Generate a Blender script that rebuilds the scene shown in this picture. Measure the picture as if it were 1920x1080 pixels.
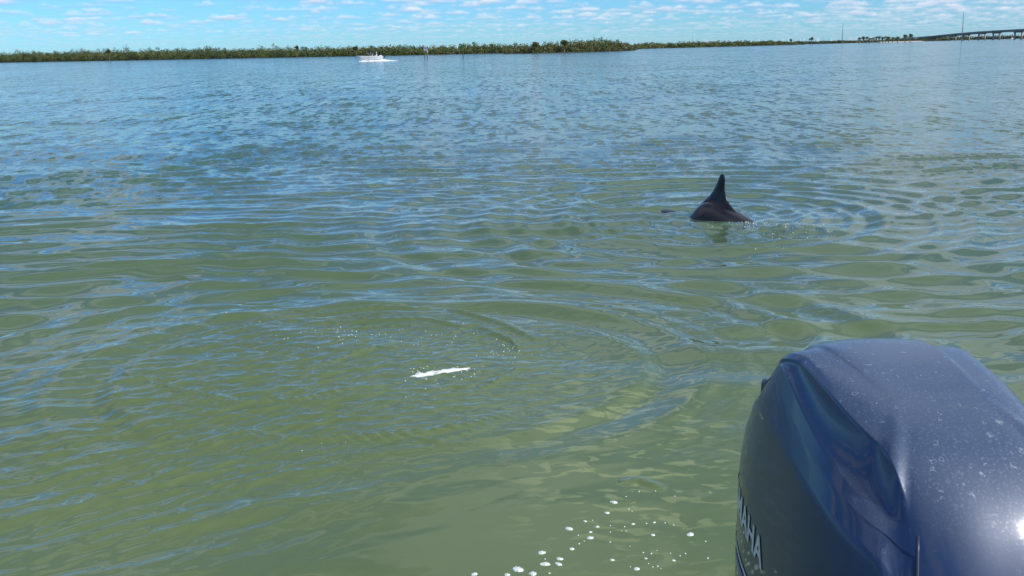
import bpy, bmesh, math, random
import numpy as np
from mathutils import Vector, Matrix, noise
for o in list(bpy.data.objects): bpy.data.objects.remove(o)
S = bpy.context.scene
COL = S.collection
rng = np.random.default_rng(7)
random.seed(7)

# ------------------------------------------------------------------ camera
FPX = 1800.0; HC = 1.8
PITCH = math.atan(448.3/FPX); ROLL = math.radians(1.25)
Fv = Vector((0, math.cos(PITCH), -math.sin(PITCH)))
u0 = Vector((0, math.sin(PITCH), math.cos(PITCH))); r0 = Vector((1, 0, 0))
Rv = math.cos(ROLL)*r0 - math.sin(ROLL)*u0
Uv = math.sin(ROLL)*r0 + math.cos(ROLL)*u0
cam_d = bpy.data.cameras.new('camera'); cam = bpy.data.objects.new('camera', cam_d); COL.objects.link(cam)
cam.matrix_world = Matrix(((Rv.x, Uv.x, -Fv.x, 0), (Rv.y, Uv.y, -Fv.y, 0), (Rv.z, Uv.z, -Fv.z, HC), (0, 0, 0, 1)))
cam_d.sensor_width = 36; cam_d.lens = 36*FPX/1920
cam_d.clip_start = 0.05; cam_d.clip_end = 60000
S.camera = cam
def ray(px, py): return Fv + Rv*((px-960)/FPX) - Uv*((py-540)/FPX)
def ground(px, py, z=0.0):                    # a point of the photograph on the water plane
    d = ray(px, py); t = (z-HC)/d.z
    return Vector((d.x*t, d.y*t, z))
def at_y(px, py, Y):
    d = ray(px, py); t = Y/d.y
    return Vector((d.x*t, Y, HC+d.z*t))

# ------------------------------------------------------------------ sky
SUN_EL = math.radians(44); SUN_AZ = math.radians(130)   # azimuth clockwise from +Y
W = bpy.data.worlds.new('World'); S.world = W; W.use_nodes = True
nt = W.node_tree; nt.nodes.clear()
def N(t, **k):
    n = nt.nodes.new(t)
    for a, b in k.items(): setattr(n, a, b)
    return n
def M(op, a, b=None, c=None):
    n = N('ShaderNodeMath', operation=op)
    for i, v in enumerate((a, b, c)):
        if v is None: continue
        if isinstance(v, (int, float)): n.inputs[i].default_value = v
        else: nt.links.new(v, n.inputs[i])
    return n.outputs[0]
def MIX(f, a, b):
    n = N('ShaderNodeMix', data_type='RGBA')
    for i, v in ((0, f), (6, a), (7, b)):
        if isinstance(v, (int, float)): n.inputs[i].default_value = v
        elif isinstance(v, tuple): n.inputs[i].default_value = (*v, 1)
        else: nt.links.new(v, n.inputs[i])
    return n.outputs[2]
SKY_STR = 0.15
sky = N('ShaderNodeTexSky', sky_type='NISHITA'); sky.sun_disc = False
sky.sun_elevation = SUN_EL; sky.sun_rotation = SUN_AZ
sky.air_density = 1.0; sky.dust_density = 0.15; sky.ozone_density = 1.2; sky.altitude = 0
tint = N('ShaderNodeMix', data_type='RGBA', blend_type='MULTIPLY'); tint.inputs[0].default_value = 1
nt.links.new(sky.outputs[0], tint.inputs[6]); tint.inputs[7].default_value = (0.25, 0.56, 0.98, 1)
tc = N('ShaderNodeTexCoord'); sep = N('ShaderNodeSeparateXYZ'); nt.links.new(tc.outputs['Generated'], sep.inputs[0])
dz = M('MAXIMUM', sep.outputs[2], 0.004)
gx = M('DIVIDE', sep.outputs[0], dz); gy = M('DIVIDE', sep.outputs[1], dz)
col = tint.outputs[2]
NL = 9
# the cloud field is denser towards the right, and broken into banks
bk = N('ShaderNodeTexNoise'); bk.inputs['Scale'].default_value = 0.09; bk.inputs['Detail'].default_value = 1
bc = N('ShaderNodeCombineXYZ'); nt.links.new(gx, bc.inputs[0]); nt.links.new(gy, bc.inputs[1]); nt.links.new(bc.outputs[0], bk.inputs['Vector'])
cover = M('ADD', M('MULTIPLY', M('SUBTRACT', bk.outputs[0], .5), .18), M('MULTIPLY', sep.outputs[0], .045))
el = N('ShaderNodeMapRange', interpolation_type='SMOOTHSTEP'); el.inputs[1].default_value = .08; el.inputs[2].default_value = .45; el.inputs[4].default_value = .085; nt.links.new(dz, el.inputs[0])  # extra unseen cloud higher up, added to brighten the reflections in the water
cover = M('ADD', cover, el.outputs[0])
for i in reversed(range(NL)):
    h = 1 + 0.22*i/(NL-1)
    cmb = N('ShaderNodeCombineXYZ')
    nt.links.new(M('MULTIPLY', gx, h), cmb.inputs[0]); nt.links.new(M('MULTIPLY', gy, h), cmb.inputs[1])
    nz = N('ShaderNodeTexNoise'); nz.inputs['Scale'].default_value = 0.92; nz.inputs['Detail'].default_value = 6
    nz.inputs['Roughness'].default_value = 0.62
    nt.links.new(cmb.outputs[0], nz.inputs['Vector'])
    thr = 0.507 + 0.19*(i/(NL-1))**1.1 + (0.0 if i else 0.0)
    soft = 0.055 if i else 0.09
    a = N('ShaderNodeMapRange', interpolation_type='SMOOTHSTEP')
    a.inputs[1].default_value = thr; a.inputs[2].default_value = thr+soft
    nt.links.new(M('ADD', nz.outputs[0], cover), a.inputs[0])
    t = i/(NL-1)
    base = np.array((2.6, 3.6, 5.2)); topc = np.array((6.6, 6.8, 7.1))
    tt = min(1, t*2.0)
    cc = base*(1-tt)+topc*tt
    amax = 0.32 if i == 0 else (0.34 if i == 1 else 0.9)
    # far clouds sink into the horizon air
    fade = N('ShaderNodeMapRange'); fade.inputs[1].default_value = 0.004; fade.inputs[2].default_value = 0.035
    fade.inputs[3].default_value = 0.25; fade.inputs[4].default_value = amax
    nt.links.new(dz, fade.inputs[0])
    col = MIX(M('MULTIPLY', a.outputs[0], fade.outputs[0]), col, tuple(cc))
bg = N('ShaderNodeBackground'); bg.inputs[1].default_value = SKY_STR
nt.links.new(col, bg.inputs[0])
wo = N('ShaderNodeOutputWorld'); nt.links.new(bg.outputs[0], wo.inputs[0])
W.cycles.sampling_method = 'MANUAL'; W.cycles.sample_map_resolution = 1024

sd = bpy.data.lights.new('sun', 'SUN'); sun = bpy.data.objects.new('sun', sd); COL.objects.link(sun)
sd.energy = 3.9; sd.angle = math.radians(0.5); sd.color = (1.0, 0.95, 0.88)
sv = Vector((math.sin(SUN_AZ)*math.cos(SUN_EL), math.cos(SUN_AZ)*math.cos(SUN_EL), math.sin(SUN_EL)))
sun.rotation_euler = sv.to_track_quat('Z', 'Y').to_euler()

S.view_settings.view_transform = 'Standard'; S.view_settings.look = 'None'
S.view_settings.gamma = 1; S.view_settings.use_curve_mapping = False
S.view_settings.exposure = 0.0
S.render.engine = 'CYCLES'
S.render.resolution_x = 1024; S.render.resolution_y = 576
S.cycles.max_bounces = 5

# ------------------------------------------------------------------ helpers
def tag(o, label=None, cat=None, group=None, kind=None):
    if label: o['label'] = label
    if cat: o['category'] = cat
    if group: o['group'] = group
    if kind: o['kind'] = kind
    return o
def mesh_obj(name, verts, faces, mat, parent=None, smooth=True, loc=(0, 0, 0)):
    me = bpy.data.meshes.new(name)
    if isinstance(verts, np.ndarray) and isinstance(faces, np.ndarray):
        k = faces.shape[1]
        me.vertices.add(len(verts)); me.vertices.foreach_set('co', verts.astype(np.float32).ravel())
        me.loops.add(faces.size); me.loops.foreach_set('vertex_index', faces.astype(np.int32).ravel())
        me.polygons.add(len(faces))
        me.polygons.foreach_set('loop_start', np.arange(0, faces.size, k, dtype=np.int32))
        me.update(calc_edges=True); me.validate()
    else:
        me.from_pydata([tuple(v) for v in verts], [], [tuple(f) for f in faces]); me.update()
    if smooth: me.polygons.foreach_set('use_smooth', [True]*len(me.polygons))
    if mat: me.materials.append(mat)
    o = bpy.data.objects.new(name, me); COL.objects.link(o); o.location = loc
    if parent: o.parent = parent
    return o
def empty(name, loc, rz=0):
    o = bpy.data.objects.new(name, None); COL.objects.link(o); o.location = loc; o.rotation_euler.z = rz
    o.empty_display_size = 0.2
    return o
class MB:
    """collects simple solids into one mesh"""
    def __init__(s): s.v = []; s.f = []
    def add(s, v, f):
        b = len(s.v); s.v += [tuple(p) for p in v]; s.f += [tuple(i+b for i in q) for q in f]; return s
    def box(s, c, d, rz=0.0, ry=0.0):
        m = Matrix.Rotation(rz, 3, 'Z') @ Matrix.Rotation(ry, 3, 'Y')
        v = [Vector(c) + m @ Vector((sx*d[0]/2, sy*d[1]/2, sz*d[2]/2)) for sx in (-1, 1) for sy in (-1, 1) for sz in (-1, 1)]
        return s.add(v, [(0, 1, 3, 2), (4, 6, 7, 5), (0, 4, 5, 1), (2, 3, 7, 6), (0, 2, 6, 4), (1, 5, 7, 3)])
    def tube(s, pts, rad, n=8):
        pts = [Vector(p) for p in pts]
        if not isinstance(rad, (list, tuple)): rad = [rad]*len(pts)
        v = []; f = []
        for i, p in enumerate(pts):
            a = pts[max(i-1, 0)]; b = pts[min(i+1, len(pts)-1)]
            t = (b-a).normalized(); x = t.orthogonal().normalized()
            if i and abs(t.dot(px)) < 0.99: x = (px - t*px.dot(t)).normalized()
            px = x; y = t.cross(x)
            for k in range(n):
                g = 2*math.pi*k/n; v.append(p + (x*math.cos(g)+y*math.sin(g))*rad[i])
        for i in range(len(pts)-1):
            for k in range(n):
                f.append((i*n+k, i*n+(k+1) % n, (i+1)*n+(k+1) % n, (i+1)*n+k))
        f.append(tuple(range(n))[::-1]); f.append(tuple((len(pts)-1)*n+k for k in range(n)))
        return s.add(v, f)
    def build(s, name, mat, parent=None, smooth=False, loc=(0, 0, 0)):
        return mesh_obj(name, s.v, s.f, mat, parent, smooth, loc)
def mat(name, color, rough=0.5, **k):
    m = bpy.data.materials.new(name); m.use_nodes = True
    b = m.node_tree.nodes['Principled BSDF']
    b.inputs['Base Color'].default_value = (*color, 1); b.inputs['Roughness'].default_value = rough
    for a, v in k.items(): b.inputs[a.replace('_', ' ')].default_value = v
    return m
def noisy(m, c1, c2, scale, detail=4, lo=0.35, hi=0.65, coord='Object', bump=0.0, bdist=0.01, stretch=None):
    t = m.node_tree; b = t.nodes['Principled BSDF']
    tcn = t.nodes.new('ShaderNodeTexCoord'); nz = t.nodes.new('ShaderNodeTexNoise')
    nz.inputs['Scale'].default_value = scale; nz.inputs['Detail'].default_value = detail
    src = tcn.outputs[coord]
    if stretch:
        mp = t.nodes.new('ShaderNodeMapping'); mp.inputs['Scale'].default_value = stretch
        t.links.new(src, mp.inputs[0]); src = mp.outputs[0]
    t.links.new(src, nz.inputs['Vector'])
    cr = t.nodes.new('ShaderNodeValToRGB')
    cr.color_ramp.elements[0].position = lo; cr.color_ramp.elements[0].color = (*c1, 1)
    cr.color_ramp.elements[1].position = hi; cr.color_ramp.elements[1].color = (*c2, 1)
    t.links.new(nz.outputs[0], cr.inputs[0]); t.links.new(cr.outputs[0], b.inputs['Base Color'])
    if bump:
        bp = t.nodes.new('ShaderNodeBump'); bp.inputs['Strength'].default_value = bump; bp.inputs['Distance'].default_value = bdist
        t.links.new(nz.outputs[0], bp.inputs['Height']); t.links.new(bp.outputs[0], b.inputs['Normal'])
    return m

# ------------------------------------------------------------------ water
def sstep(a, b, x):
    t = np.clip((x-a)/(b-a), 0, 1); return t*t*(3-2*t)
def build_water():
    az = np.concatenate([np.radians(np.linspace(-180, -50, 27)[:-1]), np.radians(np.linspace(-50, -36, 90)[:-1]),
                         np.radians(np.linspace(-36, 36, 1150)), np.radians(np.linspace(36, 50, 90)[1:]),
                         np.radians(np.linspace(50, 180, 27)[1:])])
    r = [0.35]
    while r[-1] < 30000:
        q = r[-1]; dr = min(max(q*q/(HC*960)*0.75, 0.0125), q*0.28)
        if q < 1.6: dr = max(dr, 0.04)
        r.append(q+dr)
    r = np.array(r, np.float32); nr, na = len(r), len(az)
    dr = np.gradient(r)
    R_, A_ = np.meshgrid(r, az, indexing='ij'); DR = np.repeat(dr[:, None], na, 1).astype(np.float32)
    daz = np.gradient(az)[None, :]
    X = (R_*np.sin(A_)).astype(np.float32); Y = (R_*np.cos(A_)).astype(np.float32)
    SP = DR
    front = (np.abs(A_) < np.radians(50))
    lim = int(np.searchsorted(r, 420))
    x = X[:lim].copy(); y = Y[:lim].copy(); sp = SP[:lim]; rr = R_[:lim]; aa = A_[:lim]
    z = np.zeros_like(x); hx = np.zeros_like(x); hy = np.zeros_like(x); lost = np.zeros_like(x)
    deg = np.degrees(aa)
    # where the wind roughens the surface: it starts nearer on the left than on the right
    d0 = np.interp(deg, [-60, -28, -15, 0, 12, 28, 60], [11, 12, 14, 21, 31, 52, 60]).astype(np.float32)
    wob = np.sin(x*0.21+1.3)+np.sin(x*0.09-y*0.05+.4)+np.sin(y*0.16+x*.07)
    chop = sstep(0.85, 1.35, rr/d0*(1+0.07*wob))
    patch = (0.45+0.55*sstep(-.9, .9, np.sin(x*.33+y*.11)+np.sin(y*.37-x*.21+1)+.6*np.sin(x*.8-y*.5)))
    patch2 = sstep(-1.2, 1.0, np.sin(x*.9+y*.5+1)+np.sin(y*1.1-x*.4+2)+.7*np.sin(x*1.9-y*1.3))
    foot = np.array(ground(720, 690))[:2]; dol = np.array(ground(1350, 408))[:2]
    rf = np.hypot((x-foot[0])/1.25, (y-foot[1])/1.0); rd = np.hypot(x-dol[0], y-dol[1])
    inside = np.exp(-(rf/1.05)**4)
    lefty = np.exp(-((x+1.75)/.95)**2-((y-5.0)/1.3)**2)
    lee = sstep(4.6, 3.0, y)*sstep(-1.6, -.2, x)            # sheltered water beside the hull
    lowleft = np.exp(-((x+1.4)/.8)**2-((y-3.9)/.7)**2)
    near = sstep(7.5, 4.2, rr)
    wx_ = .12*np.sin(y*.8+1)+.05*np.sin(y*2.3+x); wy_ = .16*np.sin(x*.55+.3)+.07*np.sin(x*1.4+y*.9+2)+.03*np.sin(x*3.1-y*1.2)
    def comp(lam, th, slope, mask, chopk=0.75, alias=0.0):
        nonlocal z, hx, hy, lost
        k = 2*np.pi/lam; kx, ky = k*np.sin(th), k*np.cos(th)
        vis = sstep(1.8, 4.0, lam/sp)
        vis = np.maximum(vis, alias*sstep(330, 120, rr)) if alias else vis
        a = slope/k*mask*vis
        ph = (kx*(x+wx_)+ky*(y+wy_)+rng.uniform(0, 2*np.pi)).astype(np.float32)
        z += a*np.sin(ph); c = a*np.cos(ph)*chopk
        hx += np.float32(np.sin(th))*c; hy += np.float32(np.cos(th))*c
        lost += (slope*mask)**2*(1-np.minimum(vis, 1)**2)*.5
    mid = sstep(2.2, 6.0, rr)
    inside2 = np.exp(-(rf/1.7)**4)
    swell = (0.13+0.87*sstep(4.2, 9, rr))*(1-.75*inside2)*(1-.45*sstep(4.5, 2.5, rd))*(1-.5*lee)
    for i in range(40):                                       # wavelets with long crests
        lam = np.exp(rng.uniform(np.log(.26), np.log(.62))); th = math.pi-.03+rng.normal()*0.09
        comp(lam, th, 0.043, swell*(1-.5*chop)*(.6+.4*patch2), chopk=1.25)
    for i in range(12):
        lam = np.exp(rng.uniform(np.log(.8), np.log(2.2))); th = math.pi+rng.normal()*0.3
        comp(lam, th, 0.006, swell)
    for i in range(14):                                       # oblique train on the left
        lam = np.exp(rng.uniform(np.log(.16), np.log(.45))); th = math.radians(152)+rng.normal()*0.20
        comp(lam, th, 0.040, sstep(.6, -1.6, x)*(1-sstep(9, 14, rr))*(0.35+.65*np.clip(lefty+lowleft, 0, 1))*(1-.8*inside))
    for i in range(30):                                       # thin bright wavelets between the swells
        lam = np.exp(rng.uniform(np.log(.09), np.log(.28))); th = math.pi+.05+rng.normal()*0.30
        comp(lam, th, 0.011, sstep(4.0, 7.5, rr)*(1-.5*chop)*(1-.8*inside)*(.5+.5*patch), chopk=.9)
    for i in range(16):
        lam = np.exp(rng.uniform(np.log(1.4), np.log(6))); th = math.pi+rng.normal()*0.5
        comp(lam, th, 0.0085, 0.25+chop)
    for i in range(46):                                       # wind chop further out
        lam = np.exp(rng.uniform(np.log(.16), np.log(1.1))); th = math.pi+rng.normal()*0.62
        comp(lam, th, 0.043, chop*patch)
    for i in range(30):                                       # fine ripples
        lam = np.exp(rng.uniform(np.log(.055), np.log(.17))); th = math.radians(158)+rng.normal()*0.42
        m = np.clip(.55*inside+.72*lefty+.6*lowleft+.07, 0, 1)*(1-.85*lee)
        comp(lam, th, 0.058, m*(1-sstep(10, 15, rr)), chopk=1.1)
    # rings running out from the footprint and from the dolphin
    def rings(rad, lam, slope, env, ph):
        nonlocal z
        k = 2*np.pi/lam; z += slope/k*env*np.sin(k*rad+ph+.35*np.sin(x*2.1+y*1.3))*sstep(2, 4, lam/sp)
    for lam, sl, a, b, ph in ((.36, .055, 1.05, 2.6, 0.3), (.24, .035, .95, 2.0, 1.1), (.55, .045, 1.4, 4.2, 2.0), (.15, .035, .9, 1.5, .5)):
        rings(rf, lam, sl*2.6, sstep(3.6, 4.9, y)*sstep(a-.3, a+.15, rf)*sstep(b+1.2, b-.2, rf), ph)
    for lam, sl, a, b, ph in ((.42, .05, .6, 3.0, .8), (.28, .045, .5, 2.0, 2.1), (.75, .035, 1.0, 5.0, 0.), (.17, .05, .2, .9, .7)):
        rings(rd, lam, sl*2.5*sstep(3.8, 6.0, y), sstep(a-.3, a+.3, rd)*sstep(b+1.5, b-.2, rd), ph)
    r2c = np.array(ground(1180, 465))[:2]; r2 = np.hypot((x-r2c[0])/1.5, y-r2c[1])
    for lam, ph in ((.20, .2), (.31, 1.2)): rings(r2, lam, .08, sstep(.15, .4, r2)*sstep(1.5, .7, r2), ph)
    # welts: narrow raised bands covered with capillaries round the footprint
    def welt(pix, wid, hgt, cap):
        nonlocal z
        P = [np.array(ground(*p))[:2] for p in pix]
        best = np.full(x.shape, 9., np.float32); s_al = np.zeros_like(x); acc = 0
        for p, q in zip(P[:-1], P[1:]):
            d = q-p; L = np.hypot(*d); t = np.clip(((x-p[0])*d[0]+(y-p[1])*d[1])/L**2, 0, 1)
            ds = np.hypot(x-p[0]-t*d[0], y-p[1]-t*d[1]); m = ds < best
            best = np.where(m, ds, best); s_al = np.where(m, acc+t*L, s_al); acc += L
        u = s_al/acc; env = np.sqrt(np.clip(np.sin(np.pi*np.clip(u, 0, 1)), 0, 1))
        w = wid*(.7+.5*np.sin(s_al*5+1)**2)
        e = np.exp(-(best/w)**2)*env
        z += 2.2*hgt*e + 6.0*cap*e*(np.sin(x*62+y*95+2*np.sin(s_al*9))+np.sin(x*-35+y*120+3*np.sin(s_al*6)))*.5
    welt([(300, 645), (430, 612), (560, 590), (700, 578), (830, 580), (930, 605), (1010, 640)], .035, .011, .0008)
    welt([(560, 606), (690, 600), (800, 601), (870, 615)], .03, .008, .0008)
    welt([(900, 615), (960, 640), (978, 660)], .03, .007, .001)
    welt([(430, 815), (520, 826), (640, 826), (760, 818), (870, 800), (985, 778)], .045, .008, .0014)
    welt([(700, 822), (820, 830), (930, 800)], .03, .005, .001)
    welt([(330, 745), (450, 760), (560, 752), (640, 735), (720, 722)], .03, .006, .001)
    welt([(230, 700), (300, 722), (380, 742), (480, 760)], .03, .007, .001)
    welt([(560, 690), (700, 655), (800, 645)], .025, .005, .001)
    welt([(890, 735), (960, 705), (975, 688)], .02, .005, .0008)
    welt([(1160, 905), (1200, 902), (1250, 918)], .02, .006, .0006)
    # disturbed water where the dolphin's back slides under
    p0 = np.array(ground(1360, 428))[:2]; p1 = np.array(ground(1545, 432))[:2]
    d = p1-p0; t = np.clip(((x-p0[0])*d[0]+(y-p0[1])*d[1])/(d@d), -0.25, 1)
    ds = np.hypot(x-p0[0]-t*d[0], y-p0[1]-t*d[1])
    e = np.exp(-(ds/.17)**2)
    z += .035*e
    lc = np.array(ground(1262, 392))[:2]
    e2 = np.exp(-((x-lc[0])/.28)**2-((y-lc[1])/.22)**2); z += .012*e2
    e3 = np.exp(-((x-ground(1370, 440).x)/.55)**2-((y-ground(1370, 440).y)/.45)**2)
    for i in range(22):
        lam = rng.uniform(.07, .2); th = rng.uniform(0, 2*math.pi)
        comp(lam, th, .085, np.clip(e+.5*e3+.6*e2, 0, 1), chopk=.8)
    # lift off the open mesh edge near the boat and flatten out of the modelled sector
    fade = sstep(50, 44, np.abs(deg))*sstep(.5, .9, rr)*sstep(420, 300, rr)
    zz = np.zeros_like(X); zz[:lim] = z*fade
    X[:lim] += hx*fade; Y[:lim] += hy*fade
    verts = np.stack([X.ravel(), Y.ravel(), zz.ravel()], 1)
    i = np.arange((nr-1)*na).reshape(nr-1, na)
    j = np.roll(np.arange(na), -1)
    a0 = (np.arange(nr-1)[:, None]*na+np.arange(na)[None]); b0 = (np.arange(nr-1)[:, None]*na+j[None])
    # az runs -180..180 inclusive: last column coincides with the first, so drop the wrap quad
    a0 = a0[:, :-1]; b0 = b0[:, :-1]
    quads = np.stack([a0, a0+na, b0+na, b0], 2).reshape(-1, 4)[:, ::-1]
    me = bpy.data.meshes.new('water')
    me.vertices.add(len(verts)); me.vertices.foreach_set('co', verts.astype(np.float32).ravel())
    me.loops.add(quads.size); me.loops.foreach_set('vertex_index', quads.astype(np.int32).ravel())
    me.polygons.add(len(quads)); me.polygons.foreach_set('loop_start', np.arange(0, quads.size, 4, dtype=np.int32))
    me.polygons.foreach_set('use_smooth', np.ones(len(quads), bool))
    me.update(calc_edges=True)
    lo = np.full(X.shape, .17**2, np.float32); lo[:lim] = lost
    
    ch = np.ones(X.shape, np.float32); ch[:lim] = chop
    back = ~(np.abs(A_) < np.radians(46)); lo[back] = np.maximum(lo[back], .01)
    at = me.attributes.new('lost', 'FLOAT', 'POINT')
    # Beckmann-like roughness from the slope variance the mesh cannot carry
    at.data.foreach_set('value', np.clip(.03+np.sqrt(lo)*.55, .03, .10).astype(np.float32).ravel())
    at = me.attributes.new('tilt', 'FLOAT', 'POINT'); at.data.foreach_set('value', np.sqrt(lo).astype(np.float32).ravel())
    at = me.attributes.new('chop', 'FLOAT', 'POINT'); at.data.foreach_set('value', ch.ravel())
    print('water tris', len(quads)*2)
    return me
wm = mat('water', (0.11, 0.155, 0.05), 0.03, IOR=1.333)
t = wm.node_tree; b = t.nodes['Principled BSDF']
def n2(tp, **k):
    n = t.nodes.new(tp)
    for a, v in k.items(): setattr(n, a, v)
    return n
atn = n2('ShaderNodeAttribute', attribute_name='lost')
t.links.new(atn.outputs['Fac'], b.inputs['Roughness'])
geo = n2('ShaderNodeNewGeometry')
nz = n2('ShaderNodeTexNoise'); nz.inputs['Scale'].default_value = 0.35; nz.inputs['Detail'].default_value = 3
t.links.new(geo.outputs['Position'], nz.inputs['Vector'])
cr = n2('ShaderNodeValToRGB')
cr.color_ramp.elements[0].position = .35; cr.color_ramp.elements[0].color = (0.099, 0.136, 0.055, 1)
cr.color_ramp.elements[1].position = .68; cr.color_ramp.elements[1].color = (0.114, 0.156, 0.068, 1)
t.links.new(nz.outputs[0], cr.inputs[0])
# pale patches beside the engine: reflections and bottom glimpses painted into the colour
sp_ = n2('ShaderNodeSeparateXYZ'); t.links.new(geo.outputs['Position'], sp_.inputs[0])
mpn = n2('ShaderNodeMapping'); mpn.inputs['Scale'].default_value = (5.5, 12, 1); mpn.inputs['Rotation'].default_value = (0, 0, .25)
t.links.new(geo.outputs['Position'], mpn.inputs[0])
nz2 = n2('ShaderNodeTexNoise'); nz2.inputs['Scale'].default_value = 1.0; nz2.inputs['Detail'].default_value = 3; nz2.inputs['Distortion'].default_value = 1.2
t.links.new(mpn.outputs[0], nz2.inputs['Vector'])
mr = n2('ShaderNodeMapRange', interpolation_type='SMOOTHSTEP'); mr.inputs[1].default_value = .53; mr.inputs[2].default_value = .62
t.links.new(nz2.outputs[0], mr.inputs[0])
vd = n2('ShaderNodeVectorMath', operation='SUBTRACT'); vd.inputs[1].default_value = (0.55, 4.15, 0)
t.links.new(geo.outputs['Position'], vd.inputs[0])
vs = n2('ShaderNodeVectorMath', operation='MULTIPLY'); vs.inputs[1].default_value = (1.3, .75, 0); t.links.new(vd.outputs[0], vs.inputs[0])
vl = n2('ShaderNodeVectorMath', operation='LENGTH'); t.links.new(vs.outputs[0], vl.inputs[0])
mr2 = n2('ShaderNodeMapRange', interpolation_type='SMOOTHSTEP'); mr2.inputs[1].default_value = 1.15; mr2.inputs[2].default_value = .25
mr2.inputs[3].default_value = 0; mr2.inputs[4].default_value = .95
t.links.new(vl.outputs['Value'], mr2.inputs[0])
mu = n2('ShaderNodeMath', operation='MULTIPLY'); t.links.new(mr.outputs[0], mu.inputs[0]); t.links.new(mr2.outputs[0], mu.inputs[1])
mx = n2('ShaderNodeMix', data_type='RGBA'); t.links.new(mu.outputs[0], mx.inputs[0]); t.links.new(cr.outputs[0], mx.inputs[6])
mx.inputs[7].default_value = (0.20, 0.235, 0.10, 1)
# water colour painted darker with distance, imitating the Fresnel dimming of its body
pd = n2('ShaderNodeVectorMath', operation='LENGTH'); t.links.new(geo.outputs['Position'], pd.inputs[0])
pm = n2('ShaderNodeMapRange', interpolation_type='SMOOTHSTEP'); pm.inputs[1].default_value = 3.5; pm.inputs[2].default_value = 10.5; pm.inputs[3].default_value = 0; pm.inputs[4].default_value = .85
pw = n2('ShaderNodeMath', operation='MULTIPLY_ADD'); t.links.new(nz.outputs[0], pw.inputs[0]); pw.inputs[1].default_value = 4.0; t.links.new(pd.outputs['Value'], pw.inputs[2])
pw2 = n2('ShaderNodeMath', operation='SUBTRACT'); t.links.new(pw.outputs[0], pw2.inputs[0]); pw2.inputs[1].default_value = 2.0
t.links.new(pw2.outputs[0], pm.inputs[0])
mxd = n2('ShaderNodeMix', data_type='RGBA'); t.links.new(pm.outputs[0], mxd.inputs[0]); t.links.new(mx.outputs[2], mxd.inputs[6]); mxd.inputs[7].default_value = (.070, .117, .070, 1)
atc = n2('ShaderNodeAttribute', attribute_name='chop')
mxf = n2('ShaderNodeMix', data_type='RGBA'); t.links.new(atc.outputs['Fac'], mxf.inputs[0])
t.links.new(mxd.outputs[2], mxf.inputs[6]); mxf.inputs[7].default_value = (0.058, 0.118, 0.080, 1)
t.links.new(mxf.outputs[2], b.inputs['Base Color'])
# wind chop too fine for the mesh: tilts of the surface in wavelets of several sizes
acc = None
for sx_, sy_, amp in ((7.5, 9.0, .52), (6.0, 4.2, .60), (5.0, 2.0, .58), (4.0, .95, .48), (3.2, .45, .34), (2.5, .2, .22), (.4, .05, .06)):
    mp_ = n2('ShaderNodeMapping'); mp_.inputs['Scale'].default_value = (sx_, sy_, 1); mp_.inputs['Rotation'].default_value = (0, 0, .08)
    t.links.new(geo.outputs['Position'], mp_.inputs[0])
    nn = n2('ShaderNodeTexNoise'); nn.inputs['Scale'].default_value = 1; nn.inputs['Detail'].default_value = 1.5
    t.links.new(mp_.outputs[0], nn.inputs['Vector'])
    s1_ = n2('ShaderNodeVectorMath', operation='SUBTRACT'); s1_.inputs[1].default_value = (.5, .5, .5); t.links.new(nn.outputs['Color'], s1_.inputs[0])
    s2_ = n2('ShaderNodeVectorMath', operation='MULTIPLY'); s2_.inputs[1].default_value = (amp*4.5, amp*8.0, 0); t.links.new(s1_.outputs[0], s2_.inputs[0])
    if acc is None: acc = s2_.outputs[0]
    else:
        a3 = n2('ShaderNodeVectorMath', operation='ADD'); t.links.new(acc, a3.inputs[0]); t.links.new(s2_.outputs[0], a3.inputs[1]); acc = a3.outputs[0]
scl = n2('ShaderNodeVectorMath', operation='SCALE'); t.links.new(acc, scl.inputs[0])
cm = n2('ShaderNodeMath', operation='MULTIPLY'); att = n2('ShaderNodeAttribute', attribute_name='tilt'); t.links.new(att.outputs['Fac'], cm.inputs[0]); cm.inputs[1].default_value = .8; t.links.new(cm.outputs[0], scl.inputs['Scale'])
a4 = n2('ShaderNodeVectorMath', operation='ADD'); t.links.new(geo.outputs['Normal'], a4.inputs[0]); t.links.new(scl.outputs[0], a4.inputs[1])
nr2 = n2('ShaderNodeVectorMath', operation='NORMALIZE'); t.links.new(a4.outputs[0], nr2.inputs[0]); t.links.new(nr2.outputs[0], b.inputs['Normal'])
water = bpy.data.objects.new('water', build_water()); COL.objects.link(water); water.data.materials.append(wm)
tag(water, kind='structure')

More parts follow.
